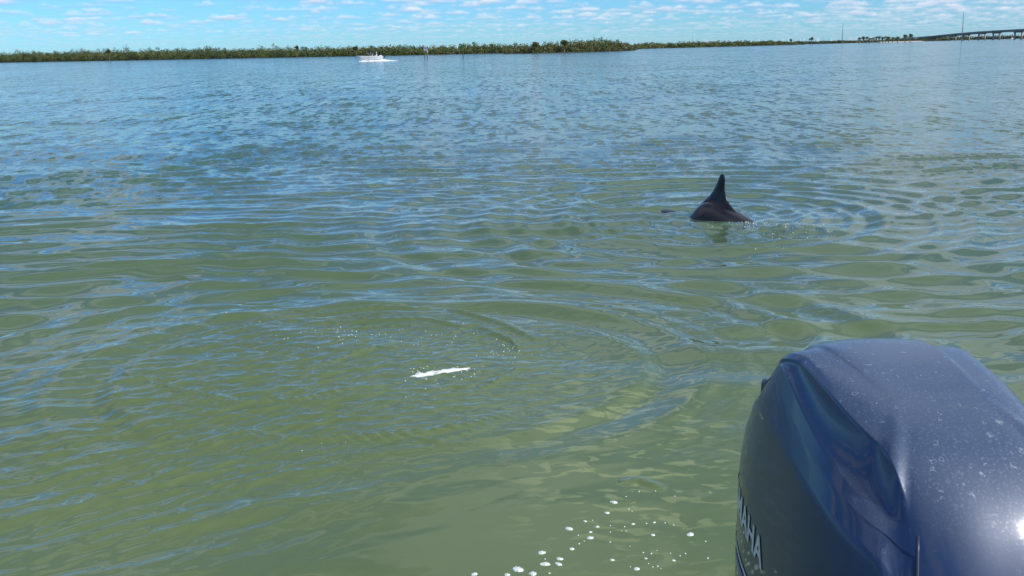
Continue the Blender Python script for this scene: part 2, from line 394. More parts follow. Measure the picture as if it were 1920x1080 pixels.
# ------------------------------------------------------------------ shores
leaf = noisy(mat('mangrove_leaf', (0.07, 0.09, 0.03), .6), (0.034, 0.064, 0.012), (0.120, 0.132, 0.032), .16, 5, .36, .64)
leaf_i = noisy(mat('mangrove_leaf_olive', (0.09, 0.11, 0.03), .6), (0.05, 0.072, 0.014), (0.13, 0.125, 0.038), .2, 5, .36, .64)
leaf_d = noisy(mat('dark_leaf', (0.05, 0.07, 0.03), .6), (0.035, 0.055, 0.022), (0.075, 0.09, 0.035), .06, 5, .36, .64)
bark = noisy(mat('grey_bark', (0.16, 0.13, 0.10), .9), (0.10, 0.08, 0.06), (0.22, 0.19, 0.15), 3)
mud = noisy(mat('shore_mud', (0.06, 0.05, 0.035), .9), (0.04, 0.035, 0.025), (0.09, 0.075, 0.05), .3)
def leaf_cloud(cx, cy, z0, z1, rx, ry, n, size):
    """n small quads spread through a bush; denser at the skin"""
    d = rng.normal(size=(n, 3)); d /= np.linalg.norm(d, axis=1)[:, None]
    d[:, 2] = np.abs(d[:, 2])*1.0 - .25*(rng.random(n) < .35)
    rad = rng.uniform(.55, 1.05, n)[:, None]
    c = d*rad*np.array([rx, ry, (z1-z0)]) + np.array([cx, cy, z0])
    c[:, 2] = np.maximum(c[:, 2], .25)
    a = rng.normal(size=(n, 3)); a /= np.linalg.norm(a, axis=1)[:, None]
    b_ = np.cross(a, rng.normal(size=(n, 3))); b_ /= np.linalg.norm(b_, axis=1)[:, None]
    s = size*rng.uniform(.6, 1.4, n)[:, None]
    return np.stack([c-a*s-b_*s*.6, c+a*s-b_*s*.6, c+a*s*.8+b_*s*.6, c-a*s*.8+b_*s*.6], 1).reshape(-1, 3)
def shore(name, path, depth, height, spacing, rows, nq, size, m, seed, spiky=.5):
    """path: list of (x, y); bushes line it and run back from the water"""
    rs = np.random.default_rng(seed); P = np.array(path, float); out = []
    seg = np.hypot(*np.diff(P, axis=0).T); L = np.concatenate([[0], np.cumsum(seg)])
    tw = MB()
    s = 0
    while s < L[-1]:
        x = np.interp(s, L, P[:, 0]); y = np.interp(s, L, P[:, 1]); hh = np.interp(s/L[-1], height[0], height[1])
        for k in range(rows):
            big = .78+.30*noise.noise((s*.045, k*3.1, seed))+.22*noise.noise((s*.16, k*1.7, seed+5))
            h = hh*big*rs.uniform(.82, 1.12)*(.78 if k == 0 else 1.0)*(.92+.12*k/rows)
            w = spacing*rs.uniform(.75, 1.25)
            px = x+rs.normal()*spacing*.3; py = y+depth*k/rows+rs.uniform(-1, 1)*spacing*.4
            out.append(leaf_cloud(px, py, h*.22, h, w, w, nq, size))
            if k == 0: out.append(leaf_cloud(px, py-w*.2, .2, h*.5, w, w*.8, nq//2, size))
            if rs.random() < spiky*.22 and k:                       # a sprig standing above the canopy
                out.append(leaf_cloud(px, py, h*.9, h*rs.uniform(1.06, 1.2), w*.4, w*.4, nq//4, size*.75))
            if k == 0:
                for q in range(2):
                    bx = px+rs.uniform(-1, 1)*w
                    tw.tube([(bx, py-w*.5, -.2), (bx+rs.normal()*.3, py-w*.1, h*.5)], spacing*.035, 3)
        s += spacing*rs.uniform(.7, 1.1)
    V = np.concatenate(out); Fq = np.arange(len(V)).reshape(-1, 4)
    o = mesh_obj(name, V, Fq, m, smooth=False); return o, tw
def strip(path, depth, z, name, lab=None):
    P = [(p[0], p[1]) for p in path]
    v = [(x, y+3.5, -.5) for x, y in P]+[(x, y+5.0, z) for x, y in P]+[(x, y+depth, z) for x, y in P]
    n = len(P); f = []
    for i in range(n-1):
        f += [(i, i+1, n+i+1, n+i), (n+i, n+i+1, 2*n+i+1, 2*n+i)]
    o = mesh_obj(name, v, f, mud, smooth=False); return tag(o, kind='structure')
def pathpx(lst, hz=None):
    """(pixel x, pixels below the true horizon) -> a point on the water"""
    out = []
    for px, below in lst:
        hy = 91.6+ (960-px)*math.tan(ROLL)
        g = ground(px, hy+below); out.append((g.x, g.y))
    return out
shores = [
 ('mangrove_shore', pathpx([(-160, 4.8), (0, 5.0), (150, 5.6), (300, 6.2), (480, 6.8), (640, 7.2), (800, 7.8), (1000, 8.0)]), 30,
  ([0, .15, .5, .62, .8, 1], [9.2, 8.8, 8.0, 7.1, 5.8, 5.0]), 2.6, 4, 170, .22, leaf, 1,
  'long low belt of green mangroves along the left half of the horizon', .45),
 ('mangrove_island', pathpx([(950, 9.3), (1010, 9.5), (1090, 9.2), (1150, 8.6), (1188, 7.6)]), 34,
  ([0, .10, .25, .45, .6, .85, .97, 1], [2.8, 4.4, 6.0, 6.1, 5.0, 4.3, 3.2, 1.6]), 1.7, 4, 130, .19, leaf_i, 2,
  'olive green mangrove islet standing nearer than the rest of the shore', .5),
 ('mangrove_shore', pathpx([(1130, 5.6), (1250, 4.9), (1380, 4.5), (1500, 4.0)]), 40,
  ([0, .3, .5, .9, 1], [4.6, 4.8, 5.5, 5.0, 2.8]), 3.2, 3, 60, .40, leaf, 3,
  'middle mangrove point right of the islet, ending below the lone dark tree', .35),
 ('mangrove_shore', pathpx([(1440, 3.3), (1560, 3.2), (1640, 2.9), (1720, 2.9), (1775, 2.4)]), 50,
  ([0, .2, .5, .8, 1], [4.2, 3.9, 3.6, 3.8, 3.0]), 4.0, 3, 45, .55, leaf_d, 4,
  'dark far shore under the row of palms and the thin tall pole', .6),
 ('mangrove_shore', pathpx([(1690, 2.2), (1800, 2.0), (1920, 2.0), (2100, 2.0)]), 80,
  ([0, .2, .5, 1], [6.5, 8, 9, 9]), 6.0, 3, 45, .8, leaf_d, 5,
  'hazy dark treeline seen beneath the bridge deck', .4),
]
for nm, P, dep, H, spc, rows, nq, sz, m, sd_, lab, spk in shores:
    o, tw = shore(nm, P, dep, H, spc, rows, nq, sz, m, sd_, spk)
    tag(o, lab, 'mangroves', kind='stuff')
    tw.build('mangrove_roots', bark, o)['kind'] = 'stuff'
    strip(P, dep+10, .35, 'terrain')

# ------------------------------------------------------------------ single trees and palms
HZ = lambda px: 91.6+(960-px)*math.tan(ROLL)
def place(px, dist):
    d = ray(px, HZ(px)); s = dist/math.hypot(d.x, d.y); return Vector((d.x*s, d.y*s, 0))
def px2m(p, dist): return p*dist/FPX
def palm(px, ytop, dist, label, h_crown=1.0, lean=0.0):
    base = place(px, dist); h = px2m(HZ(px)-ytop, dist)+1.2
    root = empty('palm_tree', (base.x, base.y, 0.3))
    tag(root, label, 'palm tree', 'palms on the far point')
    tw = MB(); tw.tube([(0, 0, -.4), (lean*.3, 0, h*.4), (lean, 0, h)], [px2m(.75, dist), px2m(.55, dist), px2m(.45, dist)], 6)
    tw.build('trunk', bark, root)
    cv = []; cf = []
    R = px2m(4.6, dist)*h_crown
    nf = 22
    for i in range(nf):
        a = 2*math.pi*i/nf+random.uniform(-.15, .15); el = random.uniform(-.5, 1.2)
        L = R*random.uniform(.8, 1.1); w = R*.26
        pts = []
        for k in range(5):
            s = k/4; rad = L*s*math.cos(el*.6)
            zz = L*(math.sin(el)*s - .85*s*s)
            pts.append(Vector((lean+rad*math.cos(a), rad*math.sin(a), h+zz)))
        sd2 = Vector((-math.sin(a), math.cos(a), 0))
        b0 = len(cv)
        for k, p in enumerate(pts):
            ww = w*(1-.75*(k/4)**2)*(.4 if k == 0 else 1)
            cv += [p-sd2*ww-Vector((0, 0, ww*.6)), p+Vector((0, 0, 0)), p+sd2*ww-Vector((0, 0, ww*.6))]
        for k in range(4):
            q = b0+3*k; cf += [(q, q+1, q+4, q+3), (q+1, q+2, q+5, q+4)]
    mesh_obj('fronds', cv, cf, leaf_d, root, False)['kind'] = 'stuff'
    return root
order = ['first', 'second', 'third', 'fourth', 'fifth', 'sixth', 'seventh', 'eighth', 'ninth', 'tenth', 'eleventh', 'twelfth']
pl = [(1611, 71), (1618.5, 69.5), (1625.5, 70), (1631, 72), (1637, 71), (1643.5, 69.5), (1649, 69), (1655.5, 70.5), (1661, 69), (1666, 70), (1674, 70.5), (1683, 70)]
for i, (px, yt) in enumerate(pl):
    palm(px, yt, 1010+7*(i % 3), f'small dark palm above the far shore, {order[i]} from the left in the palm row', random.uniform(.75, 1.05))
palm(1697, 66.5, 1010, 'broad dark palm near the bridge end, left neighbour of the last palm', 1.15)
palm(1706.5, 65.0, 1010, 'tallest slim palm standing alone beside the bridge landing', 1.0, .5)
def tree(px, ytop, dist, width, label, m=leaf_d, flat=1.0, trunk_h=.55):
    base = place(px, dist); h = px2m(HZ(px)-ytop, dist)+1.5; w = px2m(width, dist)/2
    root = empty('tree', (base.x, base.y, .3)); tag(root, label, 'tree', 'lone trees above the mangroves')
    tw = MB(); tw.tube([(0, 0, -.4), (.1*w, 0, h*trunk_h), (0, 0, h*.9)], [w*.14, w*.10, w*.04], 6)
    for a in (.4, 2.5, 4.4): tw.tube([(0, 0, h*trunk_h*.9), (math.cos(a)*w*.6, math.sin(a)*w*.6, h*.86)], [w*.07, w*.03], 5)
    tw.build('trunk', bark, root)
    V = np.concatenate([leaf_cloud(rng.normal()*w*.35, rng.normal()*w*.35, h*rng.uniform(.55, .72), h*rng.uniform(.85, 1), w*.62, w*.62, 45, w*.11*flat+.1) for _ in range(5)])
    mesh_obj('crown', V, np.arange(len(V)).reshape(-1, 4), m, root, False)['kind'] = 'stuff'
tree(1521, 70, 1020, 7, 'tall narrow dark tree at the gap between the two right shores')
tree(1483, 72.5, 800, 5, 'small dark tree rising at the tip of the middle mangrove point')
tree(668, 86, 462, 9, 'flat topped bushy mangrove poking up behind the motor boat', leaf, .8, .8)
tree(557, 84.5, 492, 8, 'rounded mangrove poking above the belt left of the motor boat', leaf)
tree(1058, 74.5, 365, 16, 'broad mangrove crown on the highest part of the islet', leaf_i)
tree(1005, 77, 362, 15, 'low spreading mangrove on the left shoulder of the islet', leaf_i)
tree(205, 91, 590, 8, 'mangrove crown standing up over the far left of the belt', leaf)

# ------------------------------------------------------------------ poles, markers
galv = mat('weathered_grey_pole', (.22, .23, .25), .6)
pile = noisy(mat('weathered_piling', (.2, .17, .13), .85), (.11, .09, .07), (.30, .26, .21), 4)
tar = noisy(mat('dark_wet_piling', (.03, .03, .028), .5), (.015, .016, .015), (.05, .05, .045), 6)
def pole(px, ytop, dist, label, wpx, tilt=0.0, arm=False):
    base = place(px, dist); h = px2m(HZ(px)-ytop, dist)+HC
    root = empty('tall_pole', (base.x, base.y, 0)); tag(root, label, 'pole')
    r = px2m(wpx, dist)/2
    m_ = MB(); m_.tube([(0, 0, -1), (tilt*.5, 0, h*.5), (tilt, 0, h)], [r*1.15, r, r*.7], 8); m_.build('shaft', galv, root, True)
    c = MB(); c.tube([(0, 0, -.5), (0, 0, 1.6)], r*1.6, 8); c.build('base_collar', pile, root, True)
pole(1579, 47, 1150, 'thin tall grey pole rising behind the far shore left of the palms', 1.2, -.1)
pole(1803.5, 30, 900, 'tallest grey pole standing in the water in front of the bridge', 1.3, -.3)
pole(1297.5, 65, 1300, 'very faint thin mast behind the middle mangrove point', .7)
pole(1079, 72, 600, 'faint thin mast sticking up behind the islet', .6)
green = mat('green_daymark', (.015, .11, .06), .5); slate = mat('faded_blue_grey_board', (.16, .20, .28), .6); whitepaint = mat('white_paint', (.75, .76, .76), .4)
yel = mat('pale_lettering', (.7, .72, .68), .5)
# twin pile board
dist = 1.8*FPX/15.0*0.98
c = place(798.5, dist); k = px2m(1, dist)
root = empty('channel_board', (c.x, c.y, 0)); tag(root, 'blue grey square notice board on two pilings in the water right of the motor boat', 'sign')
for dx, rr_ in ((-2.6*k, .7*k), (2.2*k, .75*k)):
    m_ = MB(); m_.tube([(dx, 0, -1.5), (dx, 0, 8*k)], rr_, 9); m_.build('piling_foot', tar, root, True)
    m_ = MB(); m_.tube([(dx, 0, 8.0*k), (dx*1.02, 0, 20*k)], rr_*.98, 9); p_ = m_.build('piling', pile if dx < 0 else whitepaint, root, True)
m_ = MB(); m_.box((-.6*k, -.8*k, 19.5*k), (7*k, .25*k, 7*k)); m_.build('board', slate, root)
for z_ in (22.2, 16.8): MB().box((-.6*k, -.96*k, z_*k), (6*k, .05*k, .8*k)).build('board_trim', whitepaint, root)
m_ = MB(); m_.box((-.3*k, 0, 15.0*k), (6.5*k, .5*k, .7*k)); m_.build('cross_beam', pile, root)
dist = 1.8*FPX/14.4
c = place(868, dist); k = px2m(1, dist)
root = empty('channel_marker', (c.x, c.y, 0)); tag(root, 'single piling channel marker with a green square daymark on top', 'channel marker')
m_ = MB(); m_.tube([(0, 0, -1.5), (0, 0, 9*k)], .85*k, 9); m_.build('piling_foot', tar, root, True)
m_ = MB(); m_.tube([(0, 0, 9*k), (.1*k, 0, 22.5*k)], .7*k, 9); m_.build('piling', pile, root, True)
m_ = MB(); m_.box((-.1*k, -.85*k, 20.6*k), (4.6*k, .2*k, 6.0*k)); m_.build('daymark', green, root)


# ------------------------------------------------------------------ bridge
conc = noisy(mat('bridge_concrete', (.34, .34, .33), .8), (.27, .27, .27), (.40, .40, .38), .15)
def deck_pt(px, ytop, dist):
    d = ray(px, ytop); s = dist/math.hypot(d.x, d.y); return Vector((d.x*s, d.y*s, HC+d.z*s))
DP = [(1690, 74.2, 1700), (1715, 70.5, 1640), (1760, 66.3, 1540), (1800, 62.3, 1450), (1840, 58.9, 1370), (1880, 56.3, 1290), (1920, 54.2, 1220), (1980, 51.2, 1120), (2060, 48.5, 1010)]
pts = [deck_pt(*q) for q in DP]
root = empty('highway_bridge', (pts[3].x, pts[3].y, 0)); tag(root, 'long grey concrete bridge climbing out of frame at the far right of the horizon', 'bridge')
O = root.location
def ribbon(z0, z1, w0, w1):
    v = []; f = []
    n_ = len(pts)
    for i, p in enumerate(pts):
        a = pts[max(0, i-1)]; b_ = pts[min(n_-1, i+1)]; tdir = (b_-a); tdir.z = 0; tdir.normalize(); s_ = Vector((tdir.y, -tdir.x, 0))
        for w, z in ((w0, z0), (w1, z0), (w1, z1), (w0, z1)): v.append(p+s_*w+Vector((0, 0, z))-O)
    for i in range(n_-1):
        for k in range(4): f.append((4*i+k, 4*i+(k+1) % 4, 4*i+4+(k+1) % 4, 4*i+4+k))
    f += [(0, 1, 2, 3), (4*n_-1, 4*n_-2, 4*n_-3, 4*n_-4)]
    return v, f
for nm, a in (('deck', (-1.25, -.9, -6, 6)), ('barrier', (-.88, 0, -6, -5.6)), ('barrier', (-.88, 0, 5.6, 6)), ('girder', (-2.6, -1.27, -4.6, -4)), ('girder', (-2.6, -1.27, -.3, .3)), ('girder', (-2.6, -1.27, 4, 4.6))):
    v, f = ribbon(*a); mesh_obj(nm, v, f, conc, root, False)
def on_deck(px):
    xs = [q[0] for q in DP]; i = max(0, min(len(DP)-2, int(np.searchsorted(xs, px))-1)); s_ = (px-xs[i])/(xs[i+1]-xs[i])
    return pts[i].lerp(pts[i+1], s_), (pts[i+1]-pts[i])
for px in (1752, 1788, 1813, 1842, 1870, 1911, 1950, 1998):
    p, d_ = on_deck(px); d_.z = 0; d_.normalize(); s_ = Vector((d_.y, -d_.x, 0)); top = p.z-3.7
    for w in (-3.6, 3.6):
        q = p+s_*w-O
        m_ = MB(); m_.tube([(q.x, q.y, -2), (q.x, q.y, top)], 1.0, 8); m_.build('pier', conc, root, True)
    m_ = MB(); q = p-O; m_.box((q.x, q.y, top+.55), (10.5, 1.7, 1.05), math.atan2(s_.y, s_.x)); m_.build('pier_cap', conc, root)
# small white craft along the far shore
gel = mat('white_gelcoat', (.80, .81, .82), .25)
def hull_mesh(L, Bm, H, n=14, flare=.25, rise=.35):
    v = []; f = []; m = 9
    for i in range(n+1):
        s = i/n; w = Bm/2*(1-max(0, (s-.45)/.55)**2.3)*(.94+.06*min(1, s*5)); w = max(w, .01)
        sheer = H*(1+rise*max(0, (s-.3)/.7)**1.6); keel = -.12*H+ .55*H*max(0, (s-.72)/.28)**2
        xx = -L/2+L*s
        for k in range(m):
            u = -1+2*k/(m-1); au = abs(u)
            if au > .55: q = (au-.55)/.45; yy = w*(.93+.07*q)*(1 if u > 0 else -1); zz = keel+(H*.28-0)*(1) + (sheer-keel-H*.28)*q
            else: yy = w*.93*u/.55; zz = keel+H*.28*(au/.55)
            v.append((xx+(.12*L*max(0, (s-.8)/.2)*max(0, (zz-keel)/sheer) if s > .8 else 0), yy, zz))
    for i in range(n):
        for k in range(m-1):
            a = i*m+k; f.append((a, a+1, a+m+1, a+m))
    f.append(tuple(range(m)))
    return v, f, m, n
def deck_from(v, m, n, zoff=-.03):
    dv = []; df = []
    for i in range(n+1):
        a = v[i*m]; b_ = v[i*m+m-1]
        dv += [(a[0], a[1]*.97, a[2]+zoff), (b_[0], b_[1]*.97, b_[2]+zoff)]
    for i in range(n): df.append((2*i, 2*i+1, 2*i+3, 2*i+2))
    return dv, df
for px, below, L, lab, rz in ((1687, 2.0, 6, 'tiny white motor boat moored under the palms', 2.9), (1588, 2.9, 5, 'tiny white boat on the waterline below the thin tall pole', 3.0), (1898, 2.6, 7, 'tiny white boat between bridge piers near the right frame edge', .3)):
    g = ground(px, HZ(px)+below)
    r_ = empty('small_boat', (g.x, g.y, .1), rz); tag(r_, lab, 'boat', 'boats along the far shore')
    v, f, m1, n1 = hull_mesh(L, 2.2, .9); mesh_obj('hull', v, f, gel, r_)
    dv, df = deck_from(v, m1, n1); mesh_obj('deck', dv, df, gel, r_, False)
    m_ = MB(); m_.box((-.3, 0, 1.35), (1.2, .9, .9)); m_.build('console', gel, r_)
    m_ = MB(); m_.box((-.3, 0, 2.5), (2.2, 1.6, .08))
    for sx in (-1, 1):
        for sy in (-.7, .7): m_.tube([(-.3+sx*.9, sy, .8), (-.3+sx*.9, sy, 2.46)], .04, 5)
    m_.build('canopy', gel, r_)
# pale sloping ramp at the bridge landing
g0 = ground(1717, HZ(1717)+2.6); g1 = ground(1728, HZ(1728)+2.6)
sand = noisy(mat('pale_sand', (.45, .40, .33), .9), (.38, .34, .28), (.52, .47, .40), 1)
v = []; n_ = 8
for i in range(n_+1):
    s_ = i/n_; q = g0.lerp(g1, s_); zt = 4.6*(1-s_)**1.3+.1
    v += [(q.x, q.y, zt), (q.x, q.y+9, zt+.2), (q.x, q.y-1.2, max(zt-1.2, -.1)), (q.x, q.y+9, -.5)]
f = []
for i in range(n_):
    a = 4*i; f += [(a, a+4, a+5, a+1), (a, a+2, a+6, a+4), (a+1, a+5, a+7, a+3)]
f += [(0, 1, 3, 2), (4*n_, 4*n_+2, 4*n_+3, 4*n_+1)]
tag(mesh_obj('boat_ramp', v, f, sand, None, False), 'pale curved ramp sloping to the water at the bridge landing', 'ramp')
bpt = pathpx([(1655, 3.4), (1690, 3.3), (1735, 3.1)])
v = [(x, y, .02) for x, y in bpt]+[(x, y+14, .9) for x, y in bpt]
tag(mesh_obj('beach', v, [(0, 1, 4, 3), (1, 2, 5, 4)], sand, None, False), kind='structure')

# ------------------------------------------------------------------ motor boat under way
dist = 193.0; c = place(695, dist); k = px2m(1, dist)      # k: metres per photo pixel there
boat = empty('motor_boat', (c.x, c.y, .25), math.pi-math.atan2(c.x, c.y)*.0+.12)
tag(boat, 'white motor boat with dark canopy running left across the bay, foam behind it', 'boat')
v, f, m1, n1 = hull_mesh(6.4, 2.4, 1.0, 22, rise=.22); boat.scale = (.75, .75, .75)
hull = mesh_obj('hull', v, f, gel, boat)
dv, df = deck_from(v, m1, n1, -.04); mesh_obj('deck', dv, df, gel, boat, False)
dark = mat('dark_canvas', (.02, .022, .03), .8); glass_d = mat('smoked_windscreen', (.03, .035, .04), .08); chrome = mat('polished_tube', (.7, .7, .72), .2, Metallic=1.0)
grey = mat('grey_hull_stripe', (.35, .35, .36), .4)
for sy in (-1, 1): MB().box((.1, sy*1.18, .72), (3.4, .04, .07)).build('side_stripe', grey, boat)
m_ = MB()
v8 = [(1.6, -.95, .98), (1.6, .95, .98), (.5, 1.0, .98), (.5, -1.0, .98), (1.0, -.7, 1.45), (1.0, .7, 1.45), (.55, .8, 1.45), (.55, -.8, 1.45)]
m_.add(v8, [(0, 1, 5, 4), (1, 2, 6, 5), (3, 0, 4, 7), (4, 5, 6, 7), (2, 3, 7, 6)]); m_.build('windscreen', glass_d, boat)
m_ = MB()
cn = []
for i in range(7):
    for j in range(5):
        s_ = i/6*2-1; q = j/4*2-1; cn.append((.05+s_*1.25, q*1.0, 2.25-.12*s_*s_-.10*q*q))
cf = [(i*5+j, i*5+j+1, i*5+j+6, i*5+j+5) for i in range(6) for j in range(4)]
m_.add(cn, cf); m_.add([(x, y, z-.14) for x, y, z in cn], cf)
for e_ in (0, 6): m_.add([cn[e_*5+j] for j in range(5)]+[(cn[e_*5+j][0], cn[e_*5+j][1], cn[e_*5+j][2]-.14) for j in range(5)], [(j, j+1, j+6, j+5) for j in range(4)])
m_.build('canopy', dark, boat)
for sy in (-1, 1):
    for e_ in ((1.1, sy*.95, 2.05), (-.95, sy*.95, 2.05), (.05, sy*.97, 2.15)): MB().tube([(.0, sy*1.1, .95), e_], .03, 5).build('canopy_strut', chrome, boat)
m_ = MB()
for sy in (-1, 1): m_ = MB(); m_.box((-.46, sy*.45, 1.15), (.12, .5, .6)); m_.box((-.2, sy*.45, .92), (.55, .5, .12)); m_.build('seat', gel, boat)
m_ = MB(); m_.box((-2.5, 0, 1.05), (.6, 1.9, .3)); m_.build('stern_bench', gel, boat)
m_ = MB(); m_.box((-3.35, 0, .95), (.5, .42, .55), ry=.15); m_.box((-3.3, 0, .2), (.22, .16, 1.2)); m_.build('outboard', tar, boat)
def rider(x, y, shirt, lab, lean=.1):
    """seated figure: one skinned body, shirt colour by material slot"""
    me = bpy.data.meshes.new('person')
    P = [(0, 0, 0), (-.01, 0, .22), (0, 0, .46), (.02, 0, .56), (.05, 0, .72), (.0, .1, -.02), (.42, .12, .02), (.46, .12, -.42), (.58, .12, -.46), (0, -.1, -.02), (.42, -.12, .02), (.46, -.12, -.42), (.58, -.12, -.46),
         (.0, .19, .46), (.12, .25, .2), (.38, .17, .2), (.46, .14, .22), (.0, -.19, .46), (.12, -.25, .2), (.38, -.17, .2), (.46, -.14, .22)]
    E_ = [(0, 1), (1, 2), (2, 3), (3, 4), (0, 5), (5, 6), (6, 7), (7, 8), (0, 9), (9, 10), (10, 11), (11, 12), (2, 13), (13, 14), (14, 15), (15, 16), (2, 17), (17, 18), (18, 19), (19, 20)]
    Rr = [.15, .14, .15, .055, .11, .1, .075, .05, .04, .1, .075, .05, .04, .06, .045, .035, .035, .06, .045, .035, .035]
    me.from_pydata(P, E_, []); o = bpy.data.objects.new('person', me); COL.objects.link(o)
    sk = o.modifiers.new('skin', 'SKIN'); sb = o.modifiers.new('sub', 'SUBSURF'); sb.levels = 1; sb.render_levels = 1
    for i, q in enumerate(me.skin_vertices[0].data): q.radius = (Rr[i], Rr[i]); q.use_root = (i == 0)
    me.materials.append(shirt)
    dg = bpy.context.evaluated_depsgraph_get(); nm_ = bpy.data.meshes.new_from_object(o.evaluated_get(dg)); o.modifiers.clear(); o.data = nm_
    m3 = boat.matrix_basis
    o.location = boat.location + Matrix.Rotation(boat.rotation_euler.z, 3, 'Z') @ Vector((x, y, 1.08))*.75; o.scale = (.85, .85, .85); o.rotation_euler = (0, 0, boat.rotation_euler.z)
    nm_.materials.append(skinm)
    for p in nm_.polygons:
        z_ = p.center.z; p.use_smooth = True
        p.material_index = 1 if (z_ > .52 or (p.center.x > .1 and .1 < z_ < .4)) else 0
    bm = bmesh.new(); bmesh.ops.create_uvsphere(bm, u_segments=10, v_segments=7, radius=.115, matrix=Matrix.Translation((.035, 0, .755)))
    h_ = bpy.data.meshes.new('hat'); bm.to_mesh(h_); bm.free(); h_.materials.append(whitepaint)
    ho = bpy.data.objects.new('cap', h_); COL.objects.link(ho); ho.parent = o
    tag(o, lab, 'person'); return o
skinm = mat('skin', (.45, .28, .2), .6)
rider(-.35, -.45, whitepaint, 'person in a white shirt and pale cap seated at the boat helm')
rider(-1.5, .3, mat('pale_shirt', (.65, .66, .7), .8), 'person in a pale shirt seated behind the helm, nearer the stern')
# foam along the hull and wake behind
foam = noisy(mat('foam', (.82, .85, .86), .7), (.70, .76, .78), (.9, .92, .93), 9, bump=.6, bdist=.02)
def foam_ridge(pts_, ws, hs, name, n=7, jit=.25):
    v = []; f = []
    for i, (p, w, h) in enumerate(zip(pts_, ws, hs)):
        for q in range(n):
            u = q/(n-1)*2-1
            v.append((p[0], p[1]+u*w*(1+random.uniform(-jit, jit)), -.03+(h*(1-u*u)+.05)*(1+random.uniform(-jit, jit))))
    for i in range(len(pts_)-1):
        for q in range(n-1): a = i*n+q; f.append((a, a+n, a+n+1, a+1))
    return mesh_obj(name, v, f, foam, None, False)
bx, by = c.x, c.y
n_ = 70; pp = [(bx-2.2+i*.108, by+random.uniform(-.05, .05)-.004*i) for i in range(n_)]
ws = [1.2 if i < 38 else max(.12, 1.2*(1-(i-38)/34)) for i in range(n_)]
hs = [.22+.1*random.random() if 3 < i < 40 else (.12 if i <= 3 else max(.04, .30*(1-(i-40)/30))) for i in range(n_)]
tag(foam_ridge(pp, ws, hs, 'boat_wake'), 'white foam thrown up along the motor boat and trailing behind it', 'wake', kind='stuff')

# ------------------------------------------------------------------ dolphins
dm = noisy(mat('wet_dolphin_skin', (.012, .013, .018), .22), (.010, .011, .016), (.022, .020, .022), 5, 5, coord='Object')
dm.node_tree.nodes['Principled BSDF'].inputs['Specular IOR Level'].default_value = .35
pale = noisy(mat('pale_belly_skin', (.7, .7, .66), .35), (.34, .38, .30), (.82, .83, .78), 30, 5, .30, .50, bump=.5, bdist=.01)
eyem = mat('eye', (.01, .01, .01), .1)
def dolphin(name, profile, m, loc, rz, rag=0.0):
    """profile: list of (a, z of the back, half width, half height); a runs from flukes to beak"""
    A = np.array(profile); aa_ = np.linspace(A[0, 0], A[-1, 0], 150)
    def smooth_interp(col):
        y_ = np.interp(aa_, A[:, 0], A[:, col]); kk = np.hanning(13); kk /= kk.sum()
        return np.convolve(np.pad(y_, 6, 'edge'), kk, 'valid')
    zt, hw, hh = (smooth_interp(i) for i in (1, 2, 3)); nseg = 28; v = []; f = []
    slope = np.gradient(zt, aa_)
    for a, z_, w_, h_, sl in zip(aa_, zt, hw, hh, slope):
        t_ = math.atan(sl)
        for k_ in range(nseg):
            g = 2*math.pi*k_/nseg; yy = w_*math.sin(g); q = h_*math.cos(g)-h_
            v.append((a-math.sin(t_)*q*.8, yy, z_+math.cos(t_)*q))
    for i in range(len(aa_)-1):
        for k_ in range(nseg): f.append((i*nseg+k_, i*nseg+(k_+1) % nseg, (i+1)*nseg+(k_+1) % nseg, (i+1)*nseg+k_))
    f.append(tuple(range(nseg))); f.append(tuple((len(aa_)-1)*nseg+k_ for k_ in range(nseg))[::-1])
    root = empty(name, loc, rz)
    if rag: v = [(a, b_, c_+rag*noise.noise((a*26, b_*40, 3))+rag*.6*noise.noise((a*70, b_*90, 1))) for a, b_, c_ in v]
    body = mesh_obj('body', v, f, m, root)
    return root, body, (aa_, zt, hw, hh)
def foil(outline_l, outline_t, thick, name, m, parent, tf):
    """a fin from leading and trailing edge points (x, z), rounded section"""
    v = []; f = []; n = len(outline_l); sec = 12
    for i in range(n):
        L = Vector(outline_l[i]); T = Vector(outline_t[i]); ch = (T-L)
        for k_ in range(sec):
            g = 2*math.pi*k_/sec; s_ = .5-.5*math.cos(g); th_ = thick[i]*math.sin(g)*(1-.55*s_)
            v.append(tf @ Vector((L.x+ch.x*s_, th_, L.y+ch.y*s_)))
    for i in range(n-1):
        for k_ in range(sec): f.append((i*sec+k_, i*sec+(k_+1) % sec, (i+1)*sec+(k_+1) % sec, (i+1)*sec+k_))
    f.append(tuple(range(sec))[::-1]); f.append(tuple((n-1)*sec+k_ for k_ in range(sec)))
    return mesh_obj(name, v, f, m, parent)
dpos = ground(1350, 412); DROT = math.radians(128)       # beak points away and to the left
prof = [(-1.35, -1.00, .03, .03), (-1.2, -.92, .045, .06), (-.9, -.66, .09, .12), (-.76, -.22, .15, .17), (-.56, -.01, .18, .20), (-.32, .075, .22, .22), (-.1, .15, .235, .24), (.02, .185, .245, .25), (.14, .165, .25, .25), (.26, .06, .25, .25),
        (.36, -.05, .245, .25), (.48, -.025, .235, .24), (.62, .006, .20, .22), (.78, .008, .17, .19), (.92, -.04, .12, .14), (1.0, -.15, .07, .08), (1.06, -.19, .045, .045), (1.2, -.22, .03, .03)]
DB = (dpos.x-.02, dpos.y+.12, 0)
d1, body1, dd = dolphin('dolphin', prof, dm, DB, DROT)
tag(d1, 'dark dolphin arching out of the water with its upright dorsal fin showing', 'dolphin')
I = Matrix.Identity(4)
lead = [(.30, .03), (.215, .13), (.15, .185), (.095, .23), (.045, .29), (.005, .36), (-.022, .42), (-.040, .458), (-.066, .480)]
